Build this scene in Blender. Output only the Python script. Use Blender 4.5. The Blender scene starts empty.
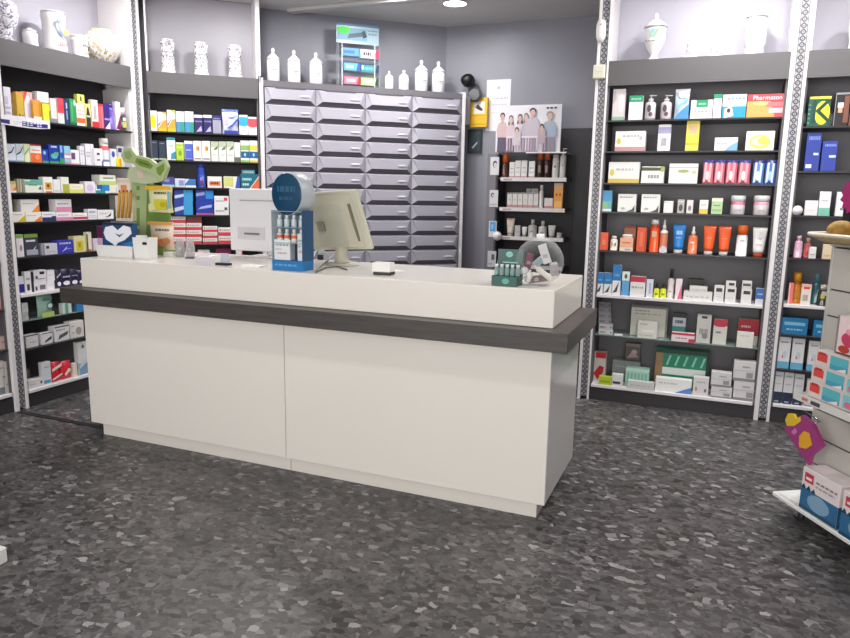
import bpy, math, random
from mathutils import Matrix, Vector
random.seed(7)
S = bpy.context.scene
C = S.collection
PI = math.pi

# ---------------------------------------------------------------- camera
F, PITCH, ROLL, H, YAW = 700.36, 0.1782, -0.0174, 1.5, math.radians(22.4)
ZC = 3.06
def _cam():
    fw = Vector((0, math.cos(PITCH), -math.sin(PITCH))); r = Vector((1, 0, 0)); d = fw.cross(r)
    r2 = math.cos(ROLL)*r + math.sin(ROLL)*d; d2 = -math.sin(ROLL)*r + math.cos(ROLL)*d
    rot = Matrix.Rotation(YAW, 3, 'Z')
    return rot@r2, rot@d2, rot@fw
CR, CD, CF = _cam()
cam = bpy.data.cameras.new('camera'); co = bpy.data.objects.new('camera', cam); C.objects.link(co)
m = Matrix((CR, -CD, -CF)).transposed().to_4x4(); m.translation = (0, 0, H); co.matrix_world = m
cam.sensor_fit = 'HORIZONTAL'; cam.sensor_width = 36; cam.lens = F/850*36; cam.clip_start = .05
S.camera = co
def ray(u, v): return CR*((u-425)/F) + CD*((v-319)/F) + CF
O = Vector((0, 0, H))
def hit(u, v, p, n):                       # a measured pixel back onto a known plane of the room
    d = ray(u, v); p = Vector(p); n = Vector(n)
    return O + d*((p-O).dot(n)/d.dot(n))
def hitz(u, v, z): return hit(u, v, (0, 0, z), (0, 0, 1))

# ---------------------------------------------------------------- materials
def lin(h):
    if isinstance(h, tuple): return h
    v = [int(h[i:i+2], 16)/255 for i in (0, 2, 4)]
    return tuple(c/12.92 if c <= .04045 else ((c+.055)/1.055)**2.4 for c in v)
MC = {}
def M(col, rough=.45, metal=0., spec=.5):
    k = (col, rough, metal, spec)
    if k in MC: return MC[k]
    mt = bpy.data.materials.new('surface_'+str(col)); mt.use_nodes = True
    b = mt.node_tree.nodes['Principled BSDF']
    b.inputs['Base Color'].default_value = (*lin(col), 1); b.inputs['Roughness'].default_value = rough
    b.inputs['Metallic'].default_value = metal; b.inputs['Specular IOR Level'].default_value = spec
    MC[k] = mt; return mt
def glass(col, alpha=.15, name='clear_plastic', rim=.55):
    k = (col, alpha, name)
    if k in MC: return MC[k]
    mt = bpy.data.materials.new(name); mt.use_nodes = True; nt = mt.node_tree; nt.nodes.clear()
    o = nt.nodes.new('ShaderNodeOutputMaterial'); mx = nt.nodes.new('ShaderNodeMixShader')
    t = nt.nodes.new('ShaderNodeBsdfTransparent'); t.inputs[0].default_value = (*[1-(1-c)*.25 for c in lin(col)], 1)
    p = nt.nodes.new('ShaderNodeBsdfPrincipled'); p.inputs['Base Color'].default_value = (*lin(col), 1)
    p.inputs['Roughness'].default_value = .08
    lw = nt.nodes.new('ShaderNodeLayerWeight'); lw.inputs[0].default_value = .3
    mm = nt.nodes.new('ShaderNodeMath'); mm.operation = 'MULTIPLY_ADD'; mm.inputs[1].default_value = rim; mm.inputs[2].default_value = alpha
    mm.use_clamp = True
    L = nt.links.new; L(lw.outputs['Facing'], mm.inputs[0]); L(mm.outputs[0], mx.inputs[0])
    L(t.outputs[0], mx.inputs[1]); L(p.outputs[0], mx.inputs[2]); L(mx.outputs[0], o.inputs[0])
    MC[k] = mt; return mt
def emit(col, st):
    mt = bpy.data.materials.new('lamp_glow'); mt.use_nodes = True
    b = mt.node_tree.nodes['Principled BSDF']
    b.inputs['Emission Color'].default_value = (*lin(col), 1); b.inputs['Emission Strength'].default_value = st
    return mt
def noisy(name, c1, c2, scale=(1, 1, 1), rough=.5, detail=4, nscale=5, bump=0.):
    mt = bpy.data.materials.new(name); mt.use_nodes = True; nt = mt.node_tree; L = nt.links.new
    b = nt.nodes['Principled BSDF']; b.inputs['Roughness'].default_value = rough
    tc = nt.nodes.new('ShaderNodeTexCoord'); mp = nt.nodes.new('ShaderNodeMapping'); mp.inputs['Scale'].default_value = scale
    n = nt.nodes.new('ShaderNodeTexNoise'); n.inputs['Scale'].default_value = nscale; n.inputs['Detail'].default_value = detail
    r = nt.nodes.new('ShaderNodeValToRGB'); r.color_ramp.elements[0].color = (*lin(c1), 1); r.color_ramp.elements[1].color = (*lin(c2), 1)
    r.color_ramp.elements[0].position = .3; r.color_ramp.elements[1].position = .7
    L(tc.outputs['Object'], mp.inputs[0]); L(mp.outputs[0], n.inputs['Vector']); L(n.outputs['Fac'], r.inputs[0]); L(r.outputs[0], b.inputs['Base Color'])
    if bump:
        bp = nt.nodes.new('ShaderNodeBump'); bp.inputs['Strength'].default_value = bump; bp.inputs['Distance'].default_value = .01
        L(n.outputs['Fac'], bp.inputs['Height']); L(bp.outputs[0], b.inputs['Normal'])
    return mt
def floor_mat():
    mt = bpy.data.materials.new('pebble_vinyl'); mt.use_nodes = True; nt = mt.node_tree; L = nt.links.new; N = nt.nodes.new
    b = nt.nodes['Principled BSDF']; b.inputs['Roughness'].default_value = .36; b.inputs['Specular IOR Level'].default_value = .5
    tc = N('ShaderNodeTexCoord')
    wn = N('ShaderNodeTexNoise'); wn.inputs['Scale'].default_value = 22; wn.inputs['Detail'].default_value = 2
    ad = N('ShaderNodeMix'); ad.data_type = 'VECTOR'; ad.inputs[0].default_value = .035
    L(tc.outputs['Object'], wn.inputs['Vector']); L(tc.outputs['Object'], ad.inputs[4]); L(wn.outputs['Color'], ad.inputs[5])
    def vor(sc, rnd=1):
        mp = N('ShaderNodeMapping'); mp.inputs['Scale'].default_value = (1, 1.35, 1); mp.inputs['Rotation'].default_value = (0, 0, .5*rnd)
        v = N('ShaderNodeTexVoronoi'); v.inputs['Scale'].default_value = sc; v.inputs['Randomness'].default_value = 1
        L(ad.outputs[1], mp.inputs[0]); L(mp.outputs[0], v.inputs['Vector'])
        s = N('ShaderNodeSeparateColor'); L(v.outputs['Color'], s.inputs[0]); return v, s
    v1, s1 = vor(31); v2, s2 = vor(58, 2)
    r = N('ShaderNodeValToRGB'); e = r.color_ramp.elements
    e[0].position = 0; e[0].color = (*lin('2a2928'), 1); e[1].position = 1; e[1].color = (*lin('9a9899'), 1)
    for p, c in ((.25, '413f3f'), (.55, '504e4f'), (.8, '5f5d5e'), (.93, '787677')):
        x = e.new(p); x.color = (*lin(c), 1)
    L(s1.outputs[0], r.inputs[0])
    r2 = N('ShaderNodeValToRGB'); f = r2.color_ramp.elements
    f[0].color = (*lin('2c2b2b'), 1); f[1].color = (*lin('6c6a6b'), 1); L(s2.outputs[1], r2.inputs[0])
    mx = N('ShaderNodeMix'); mx.data_type = 'RGBA'; gt = N('ShaderNodeMath'); gt.operation = 'GREATER_THAN'; gt.inputs[1].default_value = .5
    L(s1.outputs[2], gt.inputs[0]); m2 = N('ShaderNodeMath'); m2.operation = 'MULTIPLY'; m2.inputs[1].default_value = .6; L(gt.outputs[0], m2.inputs[0])
    L(m2.outputs[0], mx.inputs[0]); L(r.outputs[0], mx.inputs[6]); L(r2.outputs[0], mx.inputs[7])
    big = N('ShaderNodeTexNoise'); big.inputs['Scale'].default_value = 2.2; L(tc.outputs['Object'], big.inputs['Vector'])
    mr = N('ShaderNodeMapRange'); mr.inputs[3].default_value = .82; mr.inputs[4].default_value = 1.2; L(big.outputs['Fac'], mr.inputs[0])
    ml = N('ShaderNodeMix'); ml.data_type = 'RGBA'; ml.blend_type = 'MULTIPLY'; ml.inputs[0].default_value = 1
    L(mx.outputs[2], ml.inputs[6]); L(mr.outputs[0], ml.inputs[7]); L(ml.outputs[2], b.inputs['Base Color'])
    return mt
def strip_mat():
    # printed column strip: row of ringed crosses between dark side lines (pitch .05 m)
    mt = bpy.data.materials.new('patterned_strip'); mt.use_nodes = True; nt = mt.node_tree; L = nt.links.new; N = nt.nodes.new
    b = nt.nodes['Principled BSDF']; b.inputs['Roughness'].default_value = .4
    tc = N('ShaderNodeTexCoord'); sp = N('ShaderNodeSeparateXYZ'); L(tc.outputs['Object'], sp.inputs[0])
    def mth(op, a, bb=None, c=None):
        n = N('ShaderNodeMath'); n.operation = op
        for i, q in enumerate((a, bb, c)):
            if q is None: continue
            if isinstance(q, (int, float)): n.inputs[i].default_value = q
            else: L(q, n.inputs[i])
        return n.outputs[0]
    ax = mth('ABSOLUTE', sp.outputs[0])
    fz = mth('SUBTRACT', mth('FRACT', mth('DIVIDE', sp.outputs[2], .038)), .5); az = mth('MULTIPLY', mth('ABSOLUTE', fz), .038)
    rr = mth('SQRT', mth('ADD', mth('MULTIPLY', ax, ax), mth('MULTIPLY', az, az)))
    ring = mth('LESS_THAN', mth('ABSOLUTE', mth('SUBTRACT', rr, .0118)), .0036)
    dot = mth('LESS_THAN', rr, .004)
    cross = mth('MULTIPLY', mth('LESS_THAN', mth('ABSOLUTE', mth('SUBTRACT', ax, mth('SUBTRACT', .0205, az))), .0022), mth('GREATER_THAN', rr, .014))
    side = mth('GREATER_THAN', ax, .0205)
    tot = mth('MAXIMUM', mth('MAXIMUM', ring, dot), mth('MAXIMUM', cross, side))
    mx = N('ShaderNodeMix'); mx.data_type = 'RGBA'; L(tot, mx.inputs[0]); mx.inputs[6].default_value = (*lin('a9a8ad'), 1); mx.inputs[7].default_value = (*lin('45444d'), 1)
    L(mx.outputs[2], b.inputs['Base Color']); return mt
def majolica(c_ink='3b3f78', c2='ffffff', sc=38, thr=.53):
    mt = bpy.data.materials.new('painted_ceramic'); mt.use_nodes = True; nt = mt.node_tree; L = nt.links.new; N = nt.nodes.new
    b = nt.nodes['Principled BSDF']; b.inputs['Roughness'].default_value = .2
    tc = N('ShaderNodeTexCoord'); n = N('ShaderNodeTexNoise'); n.inputs['Scale'].default_value = sc; n.inputs['Detail'].default_value = 1; n.inputs['Distortion'].default_value = 1.6
    r = N('ShaderNodeValToRGB'); r.color_ramp.elements[0].position = thr-.03; r.color_ramp.elements[0].color = (*lin('efeef2'), 1)
    r.color_ramp.elements[1].position = thr; r.color_ramp.elements[1].color = (*lin(c_ink), 1)
    x = r.color_ramp.elements.new(thr+.16); x.color = (*lin('efeef2'), 1)
    L(tc.outputs['Object'], n.inputs['Vector']); L(n.outputs['Fac'], r.inputs[0]); L(r.outputs[0], b.inputs['Base Color']); return mt

WHITE = M('e9e6e8', .35); CWHITE = M('e6e1da', .22); PWHITE = M('d8d6da', .4)
DARK = M('2b2a2e', .5); DSHELF = M('232225', .35); VAL = M('59575a', .5); KICK = M('353236', .5)
CHAR = noisy('charcoal_wood_laminate', '3c3836', '4d4845', (1.2, 9, 14), .35, 5, 4)
WALL = noisy('grey_wall_panel', '8a8a95', '90909a', (1, 1, 1), .42, 2, 3)
CEIL = M('dcdad8', .8); CHROME = M('c8c8cc', .2, 1.); BLACK = M('141416', .4)

# ---------------------------------------------------------------- mesh builder
class MB:
    def __init__(s): s.v = []; s.f = []; s.mi = []; s.ms = []; s.sm = []
    def mat(s, m):
        if m not in s.ms: s.ms.append(m)
        return s.ms.index(m)
    def quad(s, pts, m, smooth=False):
        i = len(s.v); s.v += [tuple(p) for p in pts]; s.f.append(tuple(range(i, i+len(pts)))); s.mi.append(s.mat(m)); s.sm.append(smooth)
    def faces(s, vs, fs, m, smooth=False, T=None):
        i = len(s.v); s.v += [tuple(T@Vector(p)) if T else tuple(p) for p in vs]; k = s.mat(m)
        for f in fs: s.f.append(tuple(i+j for j in f)); s.mi.append(k); s.sm.append(smooth)
    def box(s, x0, x1, y0, y1, z0, z1, m, T=None, ch=0.):
        if ch:
            ch = min(ch, abs(x1-x0)*.3, abs(y1-y0)*.3, abs(z1-z0)*.3)
            vs = []; idx = {}
            for a in (0, 1):
                for b in (0, 1):
                    for c in (0, 1):
                        X = (x0, x1)[a]; Y = (y0, y1)[b]; Z = (z0, z1)[c]; dx = ch*(1-2*a); dy = ch*(1-2*b); dz = ch*(1-2*c)
                        for k, p in enumerate(((X, Y+dy, Z+dz), (X+dx, Y, Z+dz), (X+dx, Y+dy, Z))):
                            idx[a, b, c, k] = len(vs); vs.append(p)
            g = lambda *q: tuple(idx[t] for t in q)
            fs = [g((0,0,0,0),(0,0,1,0),(0,1,1,0),(0,1,0,0)), g((1,0,0,0),(1,1,0,0),(1,1,1,0),(1,0,1,0)),
                  g((0,0,0,1),(1,0,0,1),(1,0,1,1),(0,0,1,1)), g((0,1,0,1),(0,1,1,1),(1,1,1,1),(1,1,0,1)),
                  g((0,0,0,2),(0,1,0,2),(1,1,0,2),(1,0,0,2)), g((0,0,1,2),(1,0,1,2),(1,1,1,2),(0,1,1,2))]
            for a in (0, 1):
                for b in (0, 1):
                    fs.append(g((a,b,0,0),(a,b,0,1),(a,b,1,1),(a,b,1,0))); fs.append(g((a,0,b,0),(a,0,b,2),(a,1,b,2),(a,1,b,0)))
                    fs.append(g((0,a,b,1),(0,a,b,2),(1,a,b,2),(1,a,b,1)))
                    for c in (0, 1): fs.append(g((a,b,c,0),(a,b,c,1),(a,b,c,2)))
            s.faces(vs, fs, m, False, T); return
        vs = [(x, y, z) for x in (x0, x1) for y in (y0, y1) for z in (z0, z1)]
        s.faces(vs, [(0,1,3,2), (4,6,7,5), (0,4,5,1), (2,3,7,6), (0,2,6,4), (1,5,7,3)], m, False, T)
    def lathe(s, prof, m, n=20, T=None, sx=1, sy=1, bands=None):
        # prof [(r,z)...]; bands [(z0,z1,mat)] colour rings of it
        i0 = len(s.v); rings = []
        for r, z in prof:
            st = len(s.v)
            if r < 1e-5:
                p = Vector((0, 0, z)); s.v.append(tuple(T@p if T else p)); rings.append((st, 1)); continue
            for k in range(n):
                a = 2*PI*k/n; p = Vector((r*math.cos(a)*sx, r*math.sin(a)*sy, z)); s.v.append(tuple(T@p if T else p))
            rings.append((st, n))
        for q in range(len(prof)-1):
            (a, na), (b, nb) = rings[q], rings[q+1]; zc = (prof[q][1]+prof[q+1][1])/2; mm = m
            for bd in bands or []:
                if bd[0] <= zc <= bd[1]: mm = bd[2]
            k = s.mat(mm)
            for j in range(n):
                j2 = (j+1) % n
                if na == 1 and nb == 1: continue
                f = (a, b+j2, b+j) if na == 1 else ((a+j, a+j2, b) if nb == 1 else (a+j, a+j2, b+j2, b+j))
                s.f.append(f); s.mi.append(k); s.sm.append(True)
        for st, c in (rings[0], rings[-1]):
            if c > 1: s.f.append(tuple(range(st, st+c))); s.mi.append(s.mat(m)); s.sm.append(False)
    def tube(s, pts, r, m, n=8):
        pts = [Vector(p) for p in pts]; i0 = len(s.v)
        for i, p in enumerate(pts):
            d = (pts[min(i+1, len(pts)-1)]-pts[max(i-1, 0)]).normalized()
            a = d.orthogonal().normalized() if i == 0 else (pa - d*pa.dot(d)).normalized(); pa = a; b = d.cross(a)
            for k in range(n):
                t = 2*PI*k/n; s.v.append(tuple(p+r*(math.cos(t)*a+math.sin(t)*b)))
        k = s.mat(m)
        for i in range(len(pts)-1):
            for j in range(n):
                s.f.append((i0+i*n+j, i0+i*n+(j+1) % n, i0+(i+1)*n+(j+1) % n, i0+(i+1)*n+j)); s.mi.append(k); s.sm.append(True)
        for e in (i0, i0+(len(pts)-1)*n): s.f.append(tuple(range(e, e+n))); s.mi.append(k); s.sm.append(False)
    def build(s, name, parent=None, mat=None):
        me = bpy.data.meshes.new(name); me.from_pydata(s.v, [], s.f)
        for m in s.ms: me.materials.append(m)
        me.polygons.foreach_set('material_index', s.mi); me.polygons.foreach_set('use_smooth', s.sm)
        me.update(); o = bpy.data.objects.new(name, me); C.objects.link(o)
        import bmesh
        bm = bmesh.new(); bm.from_mesh(me); bmesh.ops.recalc_face_normals(bm, faces=bm.faces); bm.to_mesh(me); bm.free()
        if parent: o.parent = parent
        if mat is not None: o.matrix_world = mat if not parent else o.matrix_world; 
        if mat is not None and parent: o.matrix_local = mat
        return o
def tag(o, label, cat, group=None):
    o['label'] = label; o['category'] = cat
    if group: o['group'] = group
    return o
def thing(name, label, cat, mat=None, group=None):
    o = bpy.data.objects.new(name, None); C.objects.link(o); o.empty_display_size = .05
    if mat is not None: o.matrix_world = mat
    return tag(o, label, cat, group)
def struct(o): o['kind'] = 'structure'; return o
def T3(x, y, z, rz=0): return Matrix.Translation((x, y, z))@Matrix.Rotation(rz, 4, 'Z')

# decals on a front face (local x across, z up, facing -y)
def decals(mb, ds, x0, w, z0, h, y):
    k = 0
    for d in ds:
        k += 1; yy = y-.0004*k; t = d[0]
        X = lambda a: x0+a*w
        Z = lambda a: z0+a*h
        if t == 'r': _, a, b, c, e, col = d; mb.quad([(X(a), yy, Z(b)), (X(c), yy, Z(b)), (X(c), yy, Z(e)), (X(a), yy, Z(e))], M(col))
        elif t == 'o':
            _, a, b, rx, ry, col = d
            mb.quad([(X(a+rx*math.cos(2*PI*i/14)), yy, Z(b+ry*math.sin(2*PI*i/14))) for i in range(14)], M(col))
        elif t == 'p': mb.quad([(X(a), yy, Z(b)) for a, b in d[1]], M(d[2]))
        elif t == 'l':   # broken line of tiny print
            _, a, b, c, e, col = d; x = a; rs = random.Random(int(a*100+b*999+c*77))
            while x < c:
                ww = min(rs.uniform(.06, .2)*(c-a)+.02, c-x); mb.quad([(X(x), yy, Z(b)), (X(x+ww), yy, Z(b)), (X(x+ww), yy, Z(e)), (X(x), yy, Z(e))], M(col)); x += ww+.04*(c-a)+.01
def R(a, b, c, e, col): return ('r', a, b, c, e, col)
def Ov(a, b, rx, ry, col): return ('o', a, b, rx, ry, col)
def Pg(pts, col): return ('p', pts, col)
def L(a, b, c, e, col): return ('l', a, b, c, e, col)
def lettering(text, size, mat, parent, x, y, z, rx=PI/2, ry=0, rz=0, ext=.0005, name='lettering'):
    cu = bpy.data.curves.new(name, 'FONT'); cu.body = text; cu.size = size; cu.extrude = ext; cu.align_x = 'CENTER'; cu.align_y = 'CENTER'
    tmp = bpy.data.objects.new(name, cu); C.objects.link(tmp)
    dg = bpy.context.evaluated_depsgraph_get(); me = bpy.data.meshes.new_from_object(tmp.evaluated_get(dg)); bpy.data.objects.remove(tmp)
    me.materials.clear(); me.materials.append(mat)
    o = bpy.data.objects.new(name, me); C.objects.link(o); o.parent = parent; o.location = (x, y, z); o.rotation_euler = (rx, ry, rz); return o

# ---------------------------------------------------------------- products
def p_box(name, w, h, d, col, ds, kids=None):
    mb = MB(); mb.box(-w/2, w/2, -d/2, d/2, 0, h, M(col, .4), ch=.0012); decals(mb, ds, -w/2, w, 0, h, -d/2-.0003)
    return mb, []
def p_bottle(w, h, d, col, ds, cap='f0f0f0', caph=.22, capw=.55, bands=(), kind='cap', glassy=False):
    r = w/2; n = 18; hb = h*(1-caph); mb = MB(); bm_ = M(col, .3)
    zs = sorted({0, .003, hb*.86} | {hb*b[0] for b in bands} | {hb*b[1] for b in bands})
    prof = [(r*.9, 0)]+[(r, max(z, .003)) for z in zs if z <= hb*.861]+[(r*.93, hb*.92), (r*capw*.9, hb*.985), (r*capw*.85, hb)]
    mb.lathe(prof, bm_, n, bands=[(hb*a, hb*b, M(c, .35)) for a, b, c in bands])
    decals(mb, ds, -r*.62, r*1.24, 0, hb, -r*1.005)
    k = MB(); cm = M(cap, .3)
    if kind == 'cap': k.lathe([(r*capw, 0), (r*capw, h*caph*.95), (r*capw*.9, h*caph)], cm, 14); nm = 'cap'
    elif kind == 'pump':
        hh = h*caph; k.lathe([(r*.5, 0), (r*.5, hh*.4), (r*.15, hh*.42), (r*.15, hh*.8), (r*.35, hh*.82), (r*.35, hh)], cm, 12)
        k.box(0, r*1.0, -r*.13, r*.13, hh*.84, hh*.97, cm); nm = 'pump'
    else: hh = h*caph; k.lathe([(r*.45, 0), (r*.45, hh*.35), (r*.28, hh*.45), (r*.28, hh*.85), (r*.12, hh)], cm, 12); nm = 'nozzle'
    return mb, [(k, nm, hb)]
def p_tube(w, h, d, col, ds, cap='f2f2f2', caph=.14, bands=()):
    mb = MB(); n = 16; hc = h*caph; rows = []
    for i in range(9):
        t = i/8; z = hc+(h-hc)*t; rx = w/2*(.72+.28*t); ry = max(.0015, w*.34*(1-t**1.6)); rows.append((rx, ry, z))
    i0 = 0
    for rx, ry, z in rows:
        for k in range(n): a = 2*PI*k/n; mb.v.append((rx*math.cos(a), ry*math.sin(a), z))
    for i in range(8):
        t = (i+.5)/8; mm = M(col, .35)
        for b in bands:
            if b[0] <= t <= b[1]: mm = M(b[2], .35)
        q = mb.mat(mm)
        for j in range(n): mb.f.append((i*n+j, i*n+(j+1) % n, (i+1)*n+(j+1) % n, (i+1)*n+j)); mb.mi.append(q); mb.sm.append(True)
    mb.f.append(tuple(range(n))); mb.mi.append(0); mb.sm.append(False)
    mb.f.append(tuple(range(8*n, 9*n))); mb.mi.append(0); mb.sm.append(False)
    decals(mb, ds, -w*.33, w*.66, hc, h-hc, -w*.335)
    k = MB(); k.lathe([(w*.33, 0), (w*.33, hc*.9), (w*.3, hc)], M(cap, .3), 14, sy=.9)
    return mb, [(k, 'cap', 0)]
def p_jar(w, h, d, col, ds, cap='ffffff', bands=(), caph=.3):
    r = w/2; mb = MB(); hb = h*(1-caph); zs = sorted({.004, hb*.95} | {hb*b[0] for b in bands} | {hb*b[1] for b in bands})
    mb.lathe([(r*.88, 0)]+[(r*.96, max(z, .003)) for z in zs]+[(r*.85, hb)], M(col, .3), 20, bands=[(hb*a, hb*b, M(c)) for a, b, c in bands])
    decals(mb, ds, -r*.6, r*1.2, 0, hb, -r*.98)
    k = MB(); k.lathe([(r, 0), (r, h*caph*.85), (r*.94, h*caph)], M(cap, .3), 20)
    return mb, [(k, 'lid', hb)]
def p_bag(w, h, d, col, ds, top=None):
    mb = MB(); nx, nz = 8, 8; g = {}
    for s_ in (-1, 1):
        for i in range(nx+1):
            for j in range(nz+1):
                a = i/nx; b = j/nz; bul = (math.sin(PI*a)**.5)*(math.sin(PI*b)**.5 if 0 < b < 1 else 0); wob = .012*w*math.sin(7*b+i)
                g[s_, i, j] = len(mb.v); mb.v.append(((a-.5)*w*(1-.06*math.sin(PI*b))+wob*(b*(1-b)*4), s_*max(d/2*bul, .001), b*h))
    cm = M(col, .25)
    for s_ in (-1, 1):
        for i in range(nx):
            for j in range(nz):
                q = mb.mat(M(top, .3) if top and j == nz-1 else cm)
                mb.f.append((g[s_, i, j], g[s_, i+1, j], g[s_, i+1, j+1], g[s_, i, j+1])); mb.mi.append(q); mb.sm.append(True)
    decals(mb, ds, -w/2, w, 0, h, -d/2-.001)
    return mb, []
KIND = {'box': p_box, 'bottle': p_bottle, 'tube': p_tube, 'jar': p_jar, 'bag': p_bag}
NAMES = {'box': 'product_box', 'bottle': 'product_bottle', 'tube': 'cream_tube', 'jar': 'cream_jar', 'bag': 'product_bag'}
CATS = {'box': 'box', 'bottle': 'bottle', 'tube': 'tube', 'jar': 'jar', 'bag': 'bag'}
REG = []
def put_row(origin, sdir, nrm, z, where, items, gap=.03, dmax=.16):
    """items: (kind, x0, x1, ytop, colour, decals, description, options) - pixel columns measured on the shelf's own front plane"""
    sdir = Vector(sdir).normalized(); nrm = Vector(nrm).normalized(); rz = math.atan2(sdir.y, sdir.x); placed = []
    for it in items:
        kind, x0, x1, yt, col, ds, desc = it[:7]; op = dict(it[7]) if len(it) > 7 else {}
        g = op.pop('gap', gap); on = op.pop('on', None); zb = z+.0006; ybot = op.pop('yb', None); dd = op.pop('d', None); nm = op.pop('name', None); cat = op.pop('cat', None)
        txt = op.pop('text', None); whr = op.pop('where', where); solo = op.pop('solo', False)
        if on is not None:
            zb = placed[on][2]+.0005
        P = Vector(origin)-nrm*g
        xm = (x0+x1)/2; ym = yt+8
        a = hit(x0, ym, P, nrm); b = hit(x1, ym, P, nrm); t = hit(xm, yt, P, nrm)
        w = (b-a).dot(sdir)-.0015; h = t.z-zb
        if h < .012: h = .012
        if dd is None: dd = min(max(w*.55, .03), .09) if kind in ('box', 'bag') else w
        if kind != 'box' and kind != 'bag': dd = w*.7 if kind == 'tube' else w
        c = (a+b)/2; c.z = zb; c = c-nrm*(dd/2+.0005)
        placed.append((c, w, zb+h))
        fn = KIND[kind]
        if kind == 'box': mb, kids = p_box('', w, h, dd, col, ds)
        else: mb, kids = fn(w, h, dd, col, ds, **op)
        T = Matrix.Translation(c)@Matrix.Rotation(rz, 4, 'Z')
        o = mb.build(nm or NAMES[kind]); o.matrix_world = T
        for k, kn, kz in kids:
            ko = k.build(kn, o); ko.location = (0, 0, kz)
        if txt: lettering(txt[0], h*txt[1], M(txt[2]), o, (txt[3]-.5)*w, -dd/2-.003, h*txt[4])
        o['category'] = cat or CATS[kind]; o['group'] = 'products on the '+whr
        REG.append((o, desc, whr, solo, zb))
    return placed
def finish_labels():
    g = {}
    for r in REG: g.setdefault((r[1], r[2]), []).append(r)
    for (desc, whr), rs in g.items():
        n = len(rs)
        for i, r in enumerate(rs):
            if n == 1: pre = ''
            elif n == 2: pre = ('left ', 'right ')[i]
            elif n == 3: pre = ('leftmost ', 'middle ', 'rightmost ')[i]
            else: pre = ('leftmost ',)[0] if i == 0 else ('rightmost ' if i == n-1 else ('second ', 'third ', 'fourth ', 'fifth ', 'sixth ', 'seventh ')[i-1])
            r[0]['label'] = pre+desc+', '+whr

# ================================================================ ROOM SHELL
BW, CA = 6.60, -.787
def shell():
    mb = MB(); mb.box(-4.75, 3.2, -3.2, BW+.1, -.1, 0, floor_mat()); struct(mb.build('floor'))
    mb = MB(); mb.box(-4.75, 3.2, -3.2, BW+.1, ZC, ZC+.1, CEIL); struct(mb.build('ceiling'))
    mb = MB(); mb.box(-2.56, 3.2, BW, BW+.1, 0, ZC, WALL); struct(mb.build('wall_back'))
    mb = MB(); mb.box(-4.75, -4.62, -3.2, 4.62, 0, ZC, WALL); struct(mb.build('wall_left'))
    mb = MB(); mb.box(3.1, 3.2, -3.2, BW, 0, ZC, WALL); struct(mb.build('wall_right'))
    mb = MB(); mb.box(-4.75, 3.2, -3.3, -3.2, 0, .35, WALL); mb.box(-4.75, 3.2, -3.3, -3.2, 2.9, ZC, WALL); struct(mb.build('wall_front'))
    mb = MB()
    for a in (-4.7, -2.7, -.7, 1.2, 3.1): mb.box(a-.04, a+.04, -3.28, -3.22, .35, 2.9, M('8a8a8c', .4))
    mb.box(-4.7, 3.1, -3.28, -3.22, .35, .42, M('8a8a8c', .4)); mb.box(-4.7, 3.1, -3.28, -3.22, 2.83, 2.9, M('8a8a8c', .4)); f = struct(mb.build('window_1'))
    mb = MB(); mb.box(-4.7, 3.1, -3.252, -3.246, .42, 2.83, glass('ffffff', .03, 'window_glass')); mb.build('pane', f)
shell()
# angled wall behind the drawers
AD = math.radians(42); ED = Vector((math.cos(AD), math.sin(AD), 0)); ND = Vector((math.sin(AD), -math.cos(AD), 0))
PDR = Vector((-2.325, 6.347, 0)); DEP = .232
def TD(s, back=0, z=0): p = PDR+ED*s-ND*back; return Matrix.Translation((p.x, p.y, z))@Matrix.Rotation(AD, 4, 'Z')
mb = MB(); mb.box(-3.1, .13, .336, .42, 0, ZC, WALL); o = mb.build('wall_angled'); o.matrix_world = TD(0); struct(o)
# dark floor joint from left column to counter
mb = MB(); mb.box(-4.24, -3.40, 3.125, 3.165, .0, .004, M('26252a', .6)); struct(mb.build('trim_1'))
# white channel on the ceiling
mb = MB(); mb.box(-3.62, -.6, 5.50, 5.60, ZC-.03, ZC-.001, M('c6c4c4', .6), ch=.004); struct(mb.build('trim_2'))

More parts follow.
